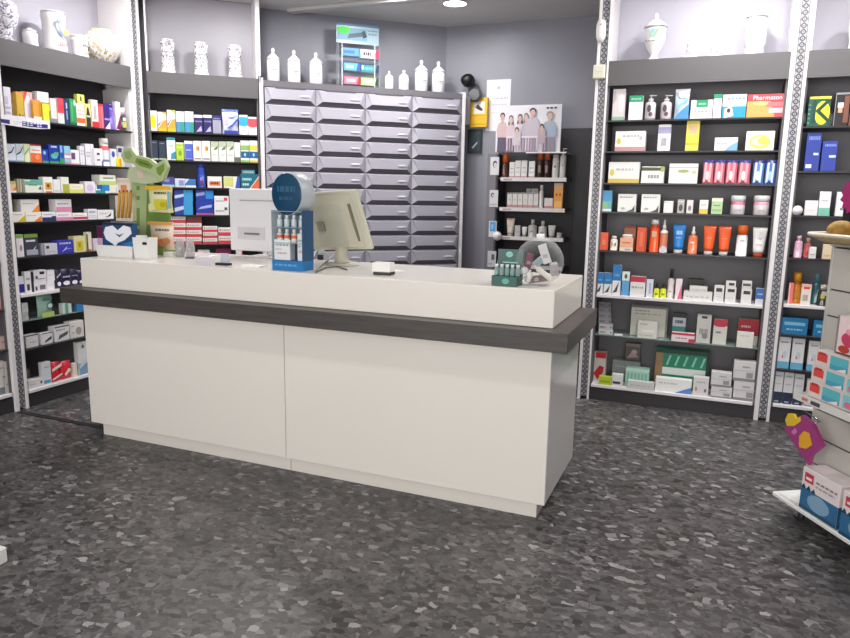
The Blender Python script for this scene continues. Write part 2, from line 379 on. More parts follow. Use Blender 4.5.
# ================================================================ SHELF BAYS
STRIP = strip_mat()
def pilaster(T, label, w=.10, depth=.33, z1=ZC-.005):
    """T: local x across the face, -y towards the shop"""
    p = thing('patterned_column', label, 'column', T, 'patterned columns between the shelf bays')
    mb = MB(); mg = w-.05; s1 = mg*.6; s2_ = mg*.4
    mb.box(-w/2, -w/2+s1, 0, depth, 0, z1, WHITE, ch=.002); mb.build('white_upright', p); mb = MB(); mb.box(w/2-s2_, w/2, 0, depth, 0, z1, WHITE, ch=.002); mb.build('white_upright', p)
    mb = MB(); mb.box(-.0248, .0248, .010, .03, .02, z1-.002, STRIP); q = mb.build('patterned_strip', p); q.location.x = (s1-s2_)/2
    return p
def bay(name_label, T, w, depth, shelves, valz=(2.25, 2.413), backmat=M('7d7b81', .5), upper=M('bab8c6', .45), kick=.10, dark=True, sides=(True, True), sidemat=(M('5c5a5f', .5), M('5c5a5f', .5))):
    """local frame: x 0..w across, y 0 front .. depth back. shelves: (z, kind)"""
    t = thing('wall_shelf_bay', name_label, 'shelving', T, 'wall shelf bays')
    mb = MB(); mb.box(0, w, depth-.012, depth, 0, valz[1], backmat); mb.build('back_panel', t)
    mb = MB(); mb.box(0, w, depth-.011, depth, valz[1]+.001, ZC-.006, upper); mb.build('upper_back_panel', t)
    mb = MB(); mb.box(0, w, .0, .018, valz[0], valz[1]-.018, VAL); mb.box(0, w, .0, depth-.013, valz[1]-.018, valz[1], VAL); mb.build('valance', t)
    mb = MB(); mb.box(0, w, .012, .03, 0.002, kick, KICK); mb.build('kickboard', t)
    for i, on in enumerate(sides):
        if on:
            mb = MB(); x = 0 if i == 0 else w-.012; mb.box(x, x+.012, .02, depth-.013, kick, valz[0], sidemat[i])
            mb.box(x, x+.012, .001, depth-.013, valz[1]+.001, ZC-.006, WHITE); mb.build('side_panel', t)
    for z, kd in shelves:
        mb = MB()
        if kd == 'w': mb.box(.012, w-.012, .0, depth-.013, z-.022, z, WHITE, ch=.002)
        elif kd == 'g': mb.box(.013, w-.013, .03, depth-.013, z-.006, z, glass('b8cfc8', .22, 'shelf_glass'))
        else: mb.box(.012, w-.012, .004, depth-.013, z-.012, z, DSHELF, ch=.001)
        mb.build('shelf', t)
    return t
# right bay C: front plane b=5.148
CZ = [2.0186, 1.8093, 1.5922, 1.3912, 1.1144, .7964, .495, .1216]
CB = 5.148
bay('right bay of dark shelves with grey valance, between two patterned columns', T3(-.787, CB, 0), 1.121, .31,
    [(z, 'w' if i in (5, 7) else ('g' if i == 6 else 'd')) for i, z in enumerate(CZ)])
DZ = [1.956, 1.679, 1.398, 1.122, .817, .612, .375, .131]
bay('far right bay of dark shelves behind the wheeled display stand', T3(.434, CB, 0), 1.15, .31,
    [(z, 'w' if i in (4, 7) else 'd') for i, z in enumerate(DZ)])
pilaster(T3(-.829, CB-.004, 0), 'patterned column at the left end of the right shelves, carrying two sensors', .084)
pilaster(T3(.3845, CB-.004, 0), 'patterned column between the right bay and far right bay', .099)
pilaster(T3(1.634, CB-.004, 0), 'patterned column past the far right bay', .099)
# left bay A: front plane a=-4.26, faces +a ; local x -> +b
AZ = [1.93, 1.656, 1.455, 1.262, 1.03, .785, .598, .406, .121]
bay('left bay of dark shelves crowded with packages, grey valance on top', T3(-4.26, 3.237, 0, PI/2), 1.085, .30,
    [(z, 'w' if i in (5, 8) else ('g' if i == 6 else 'd')) for i, z in enumerate(AZ)], backmat=M('464449', .5), sidemat=(M('464449', .5), WHITE))
ZZ = [1.7, 1.405, 1.0, .7, .434, .135]
bay('shelf bay at the left edge, mostly out of frame', T3(-4.26, 2.03, 0, PI/2), 1.105, .30,
    [(z, 'w' if i == 5 else 'd') for i, z in enumerate(ZZ)], backmat=M('464449', .5))
pilaster(T3(-4.256, 3.186, 0, PI/2), 'patterned column left of the crowded left bay', .100)
pilaster(T3(-4.256, 4.378, 0, PI/2), 'patterned column in the corner between left and middle bays', .110, .2)
# angled bay B
BO = Vector((-3.64, 5.09, 0)); BZ = [1.955, 1.728, 1.51, 1.284, 1.04, .80, .5, .12]; BWD = .865
bo = BO-ED*(BWD-.0)
bay('middle angled shelf bay beside the drawer cabinet', Matrix.Translation(bo)@Matrix.Rotation(AD, 4, 'Z'), BWD, .28,
    [(z, 'd') for z in BZ], backmat=M('464449', .5), upper=M('a5a2ac', .45))
mb = MB(); mb.box(BWD+.001, BWD+.022, -.004, .26, 2.434, ZC-.006, WHITE); o = mb.build('white_post'); o.matrix_world = Matrix.Translation(bo)@Matrix.Rotation(AD, 4, 'Z')
tag(o, 'white post above the left end of the drawer cabinet', 'post')

# ================================================================ DRAWER CABINET
PL = M('aaa8b4', .3); PLD = M('47454c', .5)
cab = thing('drawer_cabinet', 'tall cabinet of grey plastic drawers in four columns', 'cabinet', TD(0))
X0 = -1.763
mb = MB(); mb.box(X0, .03, .03, DEP-.002, 0.0, 2.36, PLD); mb.build('carcass', cab)
mb = MB(); mb.box(X0-.008, .045, -.005, DEP-.002, 2.362, 2.413, M('68666c', .4), ch=.002); mb.build('top_panel', cab)
mb = MB(); mb.box(X0-.045, X0-.009, -.012, DEP-.002, 0, 2.43, WHITE, ch=.002); mb.build('side_panel', cab)
mb = MB(); mb.box(.046, .075, -.012, DEP-.002, 0, 2.425, WHITE, ch=.002); mb.build('side_panel', cab)
cols = [(-1.760, -1.326), (-1.322, -.886), (-.882, -.445), (-.441, .034)]
dm = {}
for a, b in cols:
    mb = MB(); mb.box(a+.09, b-.09, -.028, -.0, 2.349, 2.3612, M('57545e', .5)); mb.build('dark_lip', cab)
for ci, (a, b) in enumerate(cols):
    for r in range(16):
        z1 = 2.358-r*.1388; h = .1355; w = b-a; key = ci
        if key not in dm:
            q = MB(); e = -.030
            o4 = [(0, .0, 0), (w, .0, 0), (w, .0, h), (0, .0, h)]; i4 = [(.052, e, .038), (w-.052, e, .038), (w-.022, e+.004, h-.012), (.022, e+.004, h-.012)]
            vs = o4+i4+[(0, .03, 0), (w, .03, 0), (w, .03, h), (0, .03, h)]
            q.faces(vs, [(4, 5, 6, 7), (1, 2, 6, 5), (2, 3, 7, 6), (3, 0, 4, 7), (8, 11, 10, 9), (0, 8, 9, 1), (1, 9, 10, 2), (2, 10, 11, 3), (3, 11, 8, 0)], PL)
            q.faces(vs, [(0, 1, 5, 4)], M('57545e', .5))  # downward face of the same plastic, its shade painted in as darker grey
            tmp = q.build('drawer', cab); k = MB(); k.faces([(w*.66, e, .069), (w*.72, e-.007, .066), (w*.84, e-.007, .066), (w*.9, e, .069), (w*.84, e-.007, .075), (w*.72, e-.007, .075), (w*.72, e, .08), (w*.84, e, .08), (w*.72, e, .061), (w*.84, e, .061)], [(0, 8, 1), (8, 9, 2, 1), (9, 3, 2), (0, 1, 5), (1, 2, 4, 5), (2, 3, 4), (0, 5, 6), (5, 4, 7, 6), (4, 3, 7)], M('cfcdd6', .3))
            k2 = k.build('label_holder', tmp)
            dm[key] = (tmp, k2); tmp.location = (a, 0, z1-h)
        else:
            t0, k0 = dm[key]; c = t0.copy(); C.objects.link(c); c.parent = cab; c.location = (a, 0, z1-h)
            k = k0.copy(); C.objects.link(k); k.parent = c

# ================================================================ COUNTER
ca, cb, CL, CD_ = -.633, 3.017, 2.806, .68
ct = thing('service_counter', 'white pharmacy service counter with dark charcoal ledge around it', 'counter', T3(ca, cb, 0))
mb = MB()
sx = hit(285, 400, (0, cb, 0), (0, 1, 0)).x-ca
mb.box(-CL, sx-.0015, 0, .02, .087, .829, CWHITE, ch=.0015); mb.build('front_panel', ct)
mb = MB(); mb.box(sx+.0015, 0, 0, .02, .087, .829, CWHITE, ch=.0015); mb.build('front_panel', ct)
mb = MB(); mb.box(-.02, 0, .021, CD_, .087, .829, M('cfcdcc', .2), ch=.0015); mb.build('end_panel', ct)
mb = MB(); mb.box(-CL, -CL+.02, .021, CD_, .087, .829, CWHITE); mb.build('end_panel', ct)
mb = MB(); mb.box(-CL+.02, -.021, .0205, CD_-.01, .087, .829, M('3a3638', .6)); mb.build('carcass', ct)
s2 = hit(291, 460, (0, cb+.047, 0), (0, 1, 0)).x-ca
mb = MB(); mb.box(-CL+.045, s2-.0015, .047, .065, 0, .086, CWHITE); mb.box(s2+.0015, -.045, .047, .065, 0, .086, CWHITE)
mb.box(-.06, -.045, .066, CD_-.05, 0, .086, CWHITE); mb.box(-CL+.045, -CL+.06, .066, CD_-.05, 0, .086, CWHITE); mb.build('plinth', ct)
mb = MB(); mb.box(-CL-.085, .085, -.085, CD_, .831, .919, CHAR, ch=.002); mb.build('ledge', ct)
mb = MB(); mb.box(-CL, 0, 0, CD_, .920, 1.0897, CWHITE, ch=.003); mb.build('upper_cabinet', ct)

# ================================================================ LIGHT FIXTURES
def downlight(a, b, power, label, r=.095, spread=PI, col=(1, .97, .94)):
    t = thing('downlight', label, 'light', T3(a, b, ZC), 'recessed ceiling downlights')
    mb = MB(); mb.lathe([(r+.016, -.001), (r+.016, -.006), (r, -.009), (r, -.002)], WHITE, 28); mb.build('trim_ring', t)
    mb = MB(); mb.lathe([(0, -.004), (r-.001, -.004)], emit('ffffff', 6), 28); mb.build('diffuser', t)
    l = bpy.data.lights.new('downlight_lamp', 'AREA'); l.shape = 'DISK'; l.size = r*1.7; l.energy = power; l.color = col; l.spread = spread
    lo = bpy.data.objects.new('downlight_lamp', l); C.objects.link(lo); lo.location = (a, b, ZC-.02)
p = hitz(455, 3, ZC)
downlight(p.x, p.y, 7, 'round ceiling downlight over the passage by the drawers', col=(1, .98, 1))
downlight(-.08, 4.72, 18, 'downlight in front of the right bay')
downlight(1.05, 4.55, 14, 'downlight in front of the far right bay')
downlight(-3.75, 3.85, 17, 'downlight in front of the left bay')
downlight(-3.35, 4.55, 19, 'downlight in front of the middle bay')
downlight(-2.55, 5.35, 19, 'downlight in front of the drawer cabinet')
downlight(-2.6, 1.9, 9, 'downlight left of the shop floor')
downlight(-.6, 1.9, 9, 'downlight in the middle of the shop floor')
downlight(.45, 3.9, 33, 'added unseen downlight brightening the floor before the right bay')  # added lamp out of view, put here to brighten the floor
W = bpy.data.worlds.new('daylight'); S.world = W; W.use_nodes = True
W.node_tree.nodes['Background'].inputs[0].default_value = (.93, .96, 1, 1); W.node_tree.nodes['Background'].inputs[1].default_value = .5
l = bpy.data.lights.new('shop_window_daylight', 'AREA'); l.shape = 'RECTANGLE'; l.size = 7; l.size_y = 2.3; l.energy = 238; l.color = (1, .965, .92)
lo = bpy.data.objects.new('shop_window_daylight', l); C.objects.link(lo); lo.location = (-.8, -3.15, 1.65); lo.rotation_euler = (PI/2, 0, 0)

# ================================================================ PRODUCTS ON THE LEFT BAY
W_, NV, GY = 'eeecee', '2a2b6b', '77757c'
def txt(c='8a8890', a=.12, b=.55, e=.9, n=2, h=.07):
    return [L(a, b+i*.16, e, b+i*.16+h, c) for i in range(n)]
AO = (-4.262, 3.237, 0); SA = (0, 1, 0); NA = (1, 0, 0)
put_row(AO, SA, NA, AZ[0], 'top shelf of left bay', [
 ('box', 3.5, 11, 87, 'e3e0ea', [R(.1,.45,.55,.7,'c4c0d8'), *txt('b9b4cc',.1,.15,.8)], 'tall white lilac carton', {'gap': .06}),
 ('box', 12, 16, 93, 'e8a860', [R(0,.0,1,.6,'e6c7b4')], 'narrow pale orange carton', {'gap': .08}),
 ('box', 16.3, 23.5, 92, 'd6b03c', [R(0,.85,1,1,'e2a054'), Ov(.3,.12,.13,.08,'3a2510'), Ov(.75,.1,.13,.08,'3a2510')], 'tall gold carton with dark spots', {'gap': .05}),
 ('box', 24, 32.5, 92, 'f3e8ec', [Pg([(0,1),(0,.62),(.45,1)],'e04a4a'), Pg([(.4,1),(1,.55),(1,1)],'efb9bc'), R(.35,.1,.5,.6,'cfc6d8')], 'tall white carton with red corner', {'gap': .05}),
 ('box', 33, 41, 100, 'e8a63a', [R(0,.9,1,1,'f0907a'), R(0,0,1,.22,'f5f0e4'), R(.75,.22,1,.9,'d99428')], 'orange carton with white foot', {'gap': .03}),
 ('box', 42.5, 50.2, 102.5, 'efe93c', [R(0,.93,1,1,'9b9a9c'), R(.85,0,1,.6,'4fa05a'), R(.1,0,.85,.12,'f4f29a')], 'bright yellow carton under white box', {'gap': .03}),
 ('box', 37.5, 49, 92, 'edecee', [Ov(.55,.5,.2,.2,'d9dbcf')], 'white carton lying on the yellow carton', {'on': 5, 'gap': .045}),
 ('box', 50.6, 56.5, 98.5, 'f4dfe2', [R(0,0,1,.18,'8d8a90')], 'narrow pale pink carton', {}),
 ('box', 57, 63.8, 98.3, 'dfe1de', [R(0,.42,1,1,'e2445c'), R(.1,.5,.9,.75,'ee3a48')], 'red over white carton', {}),
 ('box', 64.2, 69, 99, '1f3266', [R(.35,.2,.6,.55,'8fa6da'), R(.35,.62,.6,.85,'c3cff0')], 'narrow navy carton', {}),
 ('box', 69.5, 76, 99, '2f9a5c', [R(0,0,1,.1,'1d6b48'), Ov(.8,.85,.15,.12,'d7ecdf'), R(.2,.15,.45,.9,'4db679')], 'green carton', {}),
 ('box', 76.5, 84.8, 104, 'f1eee4', [R(0,.14,1,.36,'ee6a2c'), *txt('d8b9a8',.1,.5)], 'white carton with orange band', {}),
 ('box', 77.5, 84.8, 94.5, 'e6e872', [R(.35,.3,.6,.8,'5f6a3c')], 'small yellow carton atop the orange-banded one', {'on': 11, 'gap': .04}),
 ('box', 85.2, 91, 104, 'e9e48c', [Pg([(.1,0),(.9,0),(.9,.4),(.6,.85),(.35,.85),(.1,.4)],'2d2a28'), R(.2,.42,.8,.5,'cfcfcf')], 'yellow carton with black figure', {}),
 ('box', 91.5, 98, 100, 'f3e9e6', [R(0,0,1,.22,'cf2c3c'), L(.3,.3,.7,.8,'b9aeb0')], 'white carton with red foot', {}),
 ('box', 98.5, 103.6, 104, 'e9606c', [R(0,.9,1,1,'c23c3c'), R(.55,0,.75,.9,'f08b92')], 'narrow coral carton', {}),
 ('box', 104, 109.5, 103.5, '3b2382', [R(0,.35,1,.42,'a898d8'), Pg([(0,0),(1,0),(1,.3)],'efe9f5')], 'dark purple carton', {}),
 ('bottle', 109.8, 115, 104.5, '6a4fb0', [R(.3,.1,.6,.8,'9d8bd8')], 'violet bottle', {'cap': '5a3fa4', 'capw': .8, 'caph': .12}),
 ('box', 115.5, 120.6, 102, 'efe7f2', [Pg([(0,.05),(1,.0),(1,.6)],'7d1f5a')], 'white carton with plum triangle', {}),
 ('bottle', 121, 127.3, 108, '3b3436', [R(.0,.2,1,.55,'c8c85a'), R(.1,.6,.9,.8,'e9e9e0')], 'dark bottle with yellow label, white cap', {'cap': 'efeaf0', 'caph': .28, 'capw': .9}),
], gap=.03)
put_row(AO, SA, NA, AZ[1], 'second shelf of left bay', [
 ('box', 7, 15.8, 144, 'dfe5f2', [Pg([(.1,.42),(.55,.5),(.9,.85),(.8,.85),(.5,.58),(.1,.5)],'22242c'), R(0,0,1,.08,'8fb2d8')], 'pale blue carton with black swoosh', {}),
 ('box', 16.2, 24, 144, 'd3dde8', [Pg([(0,.35),(.55,.5),(.95,.85),(.85,.85),(.5,.58),(0,.42)],'22242c'), R(0,0,1,.07,'7fb7ad')], 'grey-blue carton with black swoosh', {}),
 ('box', 24.3, 29.6, 144, 'e3efbd', [Pg([(0,.45),(.9,.8),(.9,.7),(0,.36)],'7d9c86')], 'pale yellow green carton', {}),
 ('box', 30.2, 41.5, 144.5, 'f2f0ee', [R(0,0,1,.52,'ee6c34'), R(0,.92,1,1,'b53c36'), R(.15,.65,.85,.72,'e9a58c'), Ov(.6,.3,.2,.15,'f39a6a')], 'white and orange carton', {}),
 ('box', 42.2, 48.6, 149.5, '2140a8', [R(0,0,1,.16,'4aa06a'), Ov(.4,.75,.22,.14,'9ec7ee')], 'short royal blue carton', {}),
 ('box', 49, 59, 145, '1c3aa2', [R(0,0,1,.12,'4aa06a'), Ov(.5,.4,.35,.15,'5cb8c8'), R(.2,.85,.8,.95,'a8bff0'), R(.5,.45,.95,.62,'5fb06a')], 'royal blue carton with green patch', {}),
 ('box', 59.4, 63.8, 145, '2553b8', [R(0,0,1,.3,'3da05c'), R(.2,.6,.7,.95,'8fc1ee')], 'narrow blue carton', {}),
 ('box', 64.2, 70.6, 146, '8fc8dc', [R(0,.3,1,.6,'d79ab8'), R(0,.35,1,.48,'f4eef4'), R(0,0,1,.12,'c994b0')], 'aqua and pink carton', {}),
 ('box', 71, 79.5, 150, 'efeef1', [R(.05,.35,.5,.8,'6b4a78'), R(0,0,1,.08,'d5a8b8')], 'white carton with plum window', {}),
 ('box', 80, 84.8, 146, 'e6e5ee', txt('c5c3d0'), 'narrow white carton', {}),
 ('box', 85.2, 94, 144, 'eceaf0', [R(.6,.1,.66,.95,'cfccda'), *txt('b7b4c4',.1,.4,.55)], 'tall white carton', {'gap': .05}),
 ('box', 94.4, 103, 148.5, 'efedf1', [R(.3,.62,.62,.75,'3c3a44'), R(.3,.3,.62,.38,'3c3a44'), R(.85,.0,1,.3,'3a52c0')], 'white carton with black marks', {}),
 ('bottle', 103.4, 110.6, 138.5, 'e9edf5', [], 'tall white can with red band', {'bands': [(.72,.95,'e4696a'), (.2,.3,'6f7fae')], 'cap': 'f1ecec', 'caph': .2, 'capw': .95}),
 ('box', 111, 117, 149, 'e4e6f2', [Ov(.4,.7,.28,.18,'3a4db0')], 'white carton with blue ring', {}),
 ('box', 117.3, 125, 146, 'efedf2', [R(.1,.7,.6,.9,'39407e')], 'white carton with navy mark', {'gap': .09}),
 ('box', 117.3, 122.5, 158, 'f0e21e', [R(.45,.1,.85,.9,'f0a02a')], 'small yellow packet', {'d': .03, 'gap': .02}),
])
put_row(AO, SA, NA, AZ[2], 'third shelf of left bay', [
 ('box', 8.5, 16.5, 181, 'f1c9a0', [R(0,.75,1,1,'b3b862'), Pg([(.5,.2),(1,.2),(1,.6)],'ef7a4a'), R(0,0,1,.15,'f3efe8')], 'low orange and white carton', {}),
 ('box', 17.5, 19.7, 179, 'a8a58c', [], 'thin grey-green carton', {}), ('box', 20.1, 22.2, 179, 'b8b49c', [], 'thin grey-green carton', {}), ('box', 22.6, 24.7, 179, '9b988a', [], 'thin grey-green carton', {}),
 ('box', 25.2, 42.5, 179.5, 'eeefe2', [R(0,.58,1,1,'6fb29e'), R(.2,.55,.7,.62,'4a8a78'), Pg([(.75,.25),(.95,.25),(.88,.55)],'5a4a48'), R(.0,.85,.3,.97,'cfe5dc')], 'wide green and cream carton', {}),
 ('box', 43.2, 53, 177, 'f1f0ec', [R(.2,.2,.85,.65,'e8a83c'), Ov(.5,.45,.15,.12,'6a5020'), R(.2,.02,.85,.1,'d9643a')], 'white carton with orange picture', {}),
 ('box', 53.6, 60.5, 179.5, 'eceef0', [R(.15,.1,.85,.2,'d0d3d8')], 'plain white carton', {}),
 ('box', 61, 69.2, 177, 'eef0e8', [R(.2,0,1,.55,'b3b74c')], 'white and olive carton', {}),
 ('box', 69.8, 84, 184, 'f5f1dc', [R(0,0,1,.42,'e6e68a'), R(.2,.65,.8,.7,'d8cdb0')], 'cream and yellow carton', {}),
 ('box', 85, 95.5, 181.5, 'ece6f2', [Ov(.5,.45,.32,.3,'d5c8e6')], 'pale lilac carton', {}),
 ('box', 96, 116.5, 185, 'f2f1ee', [R(0,0,.45,.35,'2c9a90'), R(.22,.3,.66,1,'2a86cf'), R(.05,.5,.3,1,'2c5f9e'), R(.66,.1,1,.9,'f0ead9')], 'white carton with blue print', {}),
 ('box', 100, 116, 175, 'f2f5e6', [R(0,0,1,.4,'bed384'), R(.2,.62,.85,.75,'8f9a80')], 'white and green carton lying on the blue-print one', {'on': 10}),
 ('box', 117.2, 128, 184.5, 'f3efe9', [R(.25,.1,.6,.8,'ef9a5c')], 'white carton with orange splash', {}),
 ('box', 117.8, 128, 178, 'f0e4dc', [R(0,0,1,.1,'c9bcb4')], 'flat cream carton on the orange-splash one', {'on': 12}),
])
put_row(AO, SA, NA, AZ[3], 'fourth shelf of left bay', [
 ('box', 9.8, 14, 200, '8b9a4a', [R(0,.6,1,1,'a9b070')], 'olive carton at the back', {'gap': .1}),
 ('box', 12.5, 25.6, 212, 'f2efe6', [Pg([(.35,0),(1,0),(1,.7)],'ddc32e'), *txt('a8a49c',.1,.7,.8,1)], 'white carton with yellow corner', {}),
 ('box', 26, 41.8, 212, 'f5f0e8', [Pg([(.5,0),(1,0),(1,.6)],'f0843a'), *txt('b9aca4',.1,.6,.7,1)], 'white carton with orange corner', {}),
 ('box', 21, 39.5, 199.5, 'f3efec', [Pg([(.55,0),(1,0),(1,.65)],'f08a3a'), *txt('a9a4a4',.1,.65,.7,1)], 'white and orange carton stacked on two others', {'on': 2}),
 ('box', 42.3, 56.2, 212, 'eceef2', [R(0,0,1,.42,'2b3566'), R(.7,.42,1,.55,'2b3566'), *txt('8a8fa8',.1,.7,.8,1)], 'white and navy carton', {}),
 ('box', 56.8, 72.3, 212, 'f3eef2', [R(0,0,1,.4,'e08eb0'), *txt('9a96a2',.1,.6,.8,1,.1)], 'lower pink and white carton', {}),
 ('box', 56, 71.8, 199.3, 'f3eef2', [R(0,0,1,.4,'e08eb0'), *txt('9a96a2',.1,.6,.8,1,.1)], 'upper pink and white carton of the stack', {'on': 5}),
 ('box', 73, 87.8, 213, 'f4f2f2', [R(0,.12,1,.45,'c23a58'), *txt('a9a4a8',.1,.62,.8,1)], 'white carton with crimson band', {}),
 ('box', 88.4, 97.4, 209, 'eceaf0', [R(.1,.65,.8,.78,'a49cc0'), *txt('c9c4d4',.1,.2,.8)], 'white carton with lilac stripe', {}),
 ('box', 98, 114, 210, 'f3f2f4', [Pg([(.4,.25),(.6,.3),(.85,.7),(.8,.35),(.6,.2)],'2e2e34'), L(.1,.55,.6,.62,'8a8890'), L(.1,.75,.9,.8,'b5b3ba')], 'white carton with black bird print', {}),
])
put_row(AO, SA, NA, AZ[4], 'fifth shelf of left bay', [
 ('box', 16, 23.6, 234.5, 'ece9ec', [R(0,.84,1,1,'8fb25c'), Ov(.6,.4,.18,.14,'b0949c')], 'white carton with green top', {}),
 ('box', 24.4, 38, 234, '3c3e4c', [R(0,.84,1,1,'7fa34c'), R(.1,.65,.8,.74,'cdd0dc'), R(.1,.05,.95,.3,'a9adbc'), Pg([(.6,.3),(.9,.5),(.7,.3)],'e0e2ea')], 'dark slate carton with green top', {}),
 ('box', 42.5, 57.8, 243.5, 'cdccd8', [R(0,0,.15,1,'8e8da0'), R(.25,.55,.45,.8,'3f3f50'), L(.3,.2,.9,.28,'a6a5b8')], 'low grey carton', {}),
 ('box', 58.2, 73.4, 240, '3a3bae', [L(.1,.7,.85,.82,'c9caf2'), Pg([(.2,.1),(.5,.3),(.6,.55),(.4,.3)],'dfe0fa'), L(.5,.3,.9,.38,'9fa0ea')], 'indigo carton with white script', {}),
 ('box', 74, 86, 236, 'dcd7a4', [R(.2,.1,.75,.7,'d6c028'), R(.35,.3,.55,.6,'a5921a')], 'yellow carton', {}),
 ('box', 86.6, 91.8, 232, 'e6dfc8', [R(0,0,.25,.9,'3a362c'), R(.2,0,.8,.1,'c06a40')], 'narrow cream carton', {}),
 ('box', 93.5, 104, 238.5, 'd9c8dc', [Ov(.4,.4,.25,.25,'efe4f2')], 'pale lilac carton', {}),
 ('box', 106, 118, 235, '5a2048', [], 'plum carton behind the counter tray', {}),
])
put_row(AO, SA, NA, AZ[5], 'white middle shelf of left bay', [
 ('box', 18, 24.2, 276.5, 'e2e2ea', [R(.1,.05,1,.55,'2a2f86')], 'white and navy carton', {}),
 ('box', 24.8, 31.2, 271.5, 'e7e6ea', [R(.25,.1,.7,.4,'3c3c44'), L(.2,.6,.8,.7,'9a98a2')], 'white carton with black emblem', {}),
 ('box', 31.8, 33.8, 272, '232228', [], 'thin black carton', {}),
 ('box', 34.2, 47, 281, 'e6e3ea', [R(.1,.1,.25,.5,'3a3844'), R(.45,.15,.9,.6,'75697c')], 'lower printed white carton', {}),
 ('box', 34.2, 46.6, 270, 'e6e3ea', [R(.45,.6,.85,.85,'26252c'), R(.1,.2,.28,.5,'5a5866'), L(.3,.15,.9,.25,'8a8896')], 'upper printed white carton', {'on': 3}),
 ('box', 47.4, 55, 281, 'ebe8f0', [L(.1,.5,.9,.58,'d2cede')], 'lower plain white carton', {}),
 ('box', 47.4, 55, 270, 'ebe8f0', [L(.1,.5,.9,.58,'d2cede')], 'upper plain white carton', {'on': 5}),
 ('bag', 56, 61.6, 270, '2a2740', [Ov(.5,.25,.35,.12,'e4e2ee'), Pg([(.1,.55),(.9,.75),(.9,.85),(.1,.65)],'b9b6d0')], 'navy and white pouch', {}),
 ('bag', 62, 70.5, 269, '26234a', [Ov(.5,.25,.4,.12,'e9e7f2'), L(.1,.55,.9,.63,'c9c6e6')], 'navy and white pouch', {}),
 ('bag', 71, 78, 269, '2a2748', [Ov(.5,.25,.4,.12,'dddae8'), L(.1,.6,.9,.66,'a9a6c6')], 'navy and white pouch', {}),
 ('bag', 78.5, 86, 270, '26234a', [Ov(.5,.25,.4,.12,'dddae8')], 'navy and white pouch', {}),
])
put_row(AO, SA, NA, AZ[6], 'glass shelf of left bay', [
 ('box', 22, 29, 312, 'c9cfcc', [L(.2,.5,.9,.58,'a8aeac')], 'lower pale carton at the left', {'yb': 1}),
 ('box', 22, 28.5, 303, 'dfe3e2', [L(.2,.5,.9,.58,'b8bcba')], 'upper pale carton at the left', {'on': 0}),
 ('bag', 39.5, 55, 295, '9fc2b2', [R(.1,.0,.9,.22,'b9cf6a'), Ov(.65,.5,.22,.16,'4f7c74'), Ov(.65,.5,.15,.1,'d5e6e0'), R(.2,.75,.8,.9,'5a8a7c')], 'green pouch with round emblem', {}),
 ('box', 63, 72, 303, 'd9e6de', [R(.25,0,.6,1,'5fae94')], 'white and green carton', {}),
 ('box', 78, 85.5, 304, '3a86c4', [], 'small blue carton', {}),
])
put_row(AO, SA, NA, AZ[7], 'seventh shelf of left bay', [
 ('box', 26, 38.8, 334.5, 'dfdde0', [R(0,.9,1,1,'5a575c'), L(.3,.35,.8,.45,'b5b2b8')], 'white carton with grey lid', {}),
 ('box', 41.5, 53, 332.5, 'e4e2e4', [R(0,.92,1,1,'4a474c'), Pg([(.3,.15),(.9,.4),(.9,.65),(.3,.3)],'34323a')], 'white carton with black figure', {}),
 ('box', 54.8, 69.5, 325.5, 'e3e1e4', [R(0,.9,1,1,'6a676c'), Pg([(.2,.12),(.85,.35),(.95,.6),(.3,.4)],'5a585e'), L(.1,.7,.7,.78,'8a878e')], 'white carton with grey figure', {}),
 ('box', 70.2, 84, 321, 'dedcd8', [Ov(.6,.4,.22,.24,'a89a94'), L(.1,.7,.3,.76,'8a878e'), L(.1,.3,.3,.36,'8a878e')], 'white carton with beige disc', {}),
])
put_row(AO, SA, NA, AZ[8], 'bottom shelf of left bay', [
 ('box', 26, 30.5, 369, '8f908e', [], 'dim grey carton at the back left', {'gap': .12}),
 ('box', 28.5, 44, 379, 'e2dfe0', [Ov(.85,.5,.06,.18,'3a383c'), L(.1,.4,.5,.5,'b8b4b8')], 'low white carton', {}),
 ('box', 42.2, 51, 362, 'dfe3ea', [R(.1,.05,.9,.2,'6a9cc8'), L(.2,.75,.8,.8,'a0a4ae')], 'white carton with blue foot', {}),
 ('bag', 52, 62, 362, 'd92c3c', [Pg([(0,.55),(1,.75),(1,.9),(0,.7)],'f2e6e4'), Pg([(0,.1),(1,.3),(1,.4),(0,.2)],'f2d8d4')], 'red and white bag', {'d': .05}),
 ('bag', 62, 73, 361, 'dd3040', [Pg([(.3,.2),(.9,.5),(.6,.6),(.2,.3)],'f0e4dc')], 'red and white bag', {'d': .05}),
 ('box', 73.4, 77.5, 363, 'e9e2d4', [], 'narrow cream carton', {}),
 ('box', 77.8, 87, 341.5, 'd9dbdc', [R(0,0,1,.35,'7e9cb8'), Ov(.55,.85,.15,.06,'6a6c70'), Pg([(.1,.3),(.9,.5),(.9,.35),(.1,.2)],'c9d4de')], 'tall white carton with blue foot', {}),
], gap=.02)
put_row((-4.262, 2.03, 0), SA, NA, ZZ[1], 'left edge bay', [('box', 0, 4.5, 188, 'd9b4b0', [R(0,0,1,.5,'b0606c')], 'pink and red carton on its upper shelf')])
put_row((-4.262, 2.03, 0), SA, NA, ZZ[3], 'left edge bay', [('box', 0, 8.5, 290, 'cf8f88', [R(0,.3,1,.7,'e9d9d6')], 'red and white carton on its middle shelf')])
put_row((-4.262, 2.03, 0), SA, NA, ZZ[4], 'left edge bay', [
 ('box', 0, 8.2, 336, 'dcc0bc', [L(.2,.5,.9,.6,'a9807c')], 'pale pink carton on its lower shelf')])
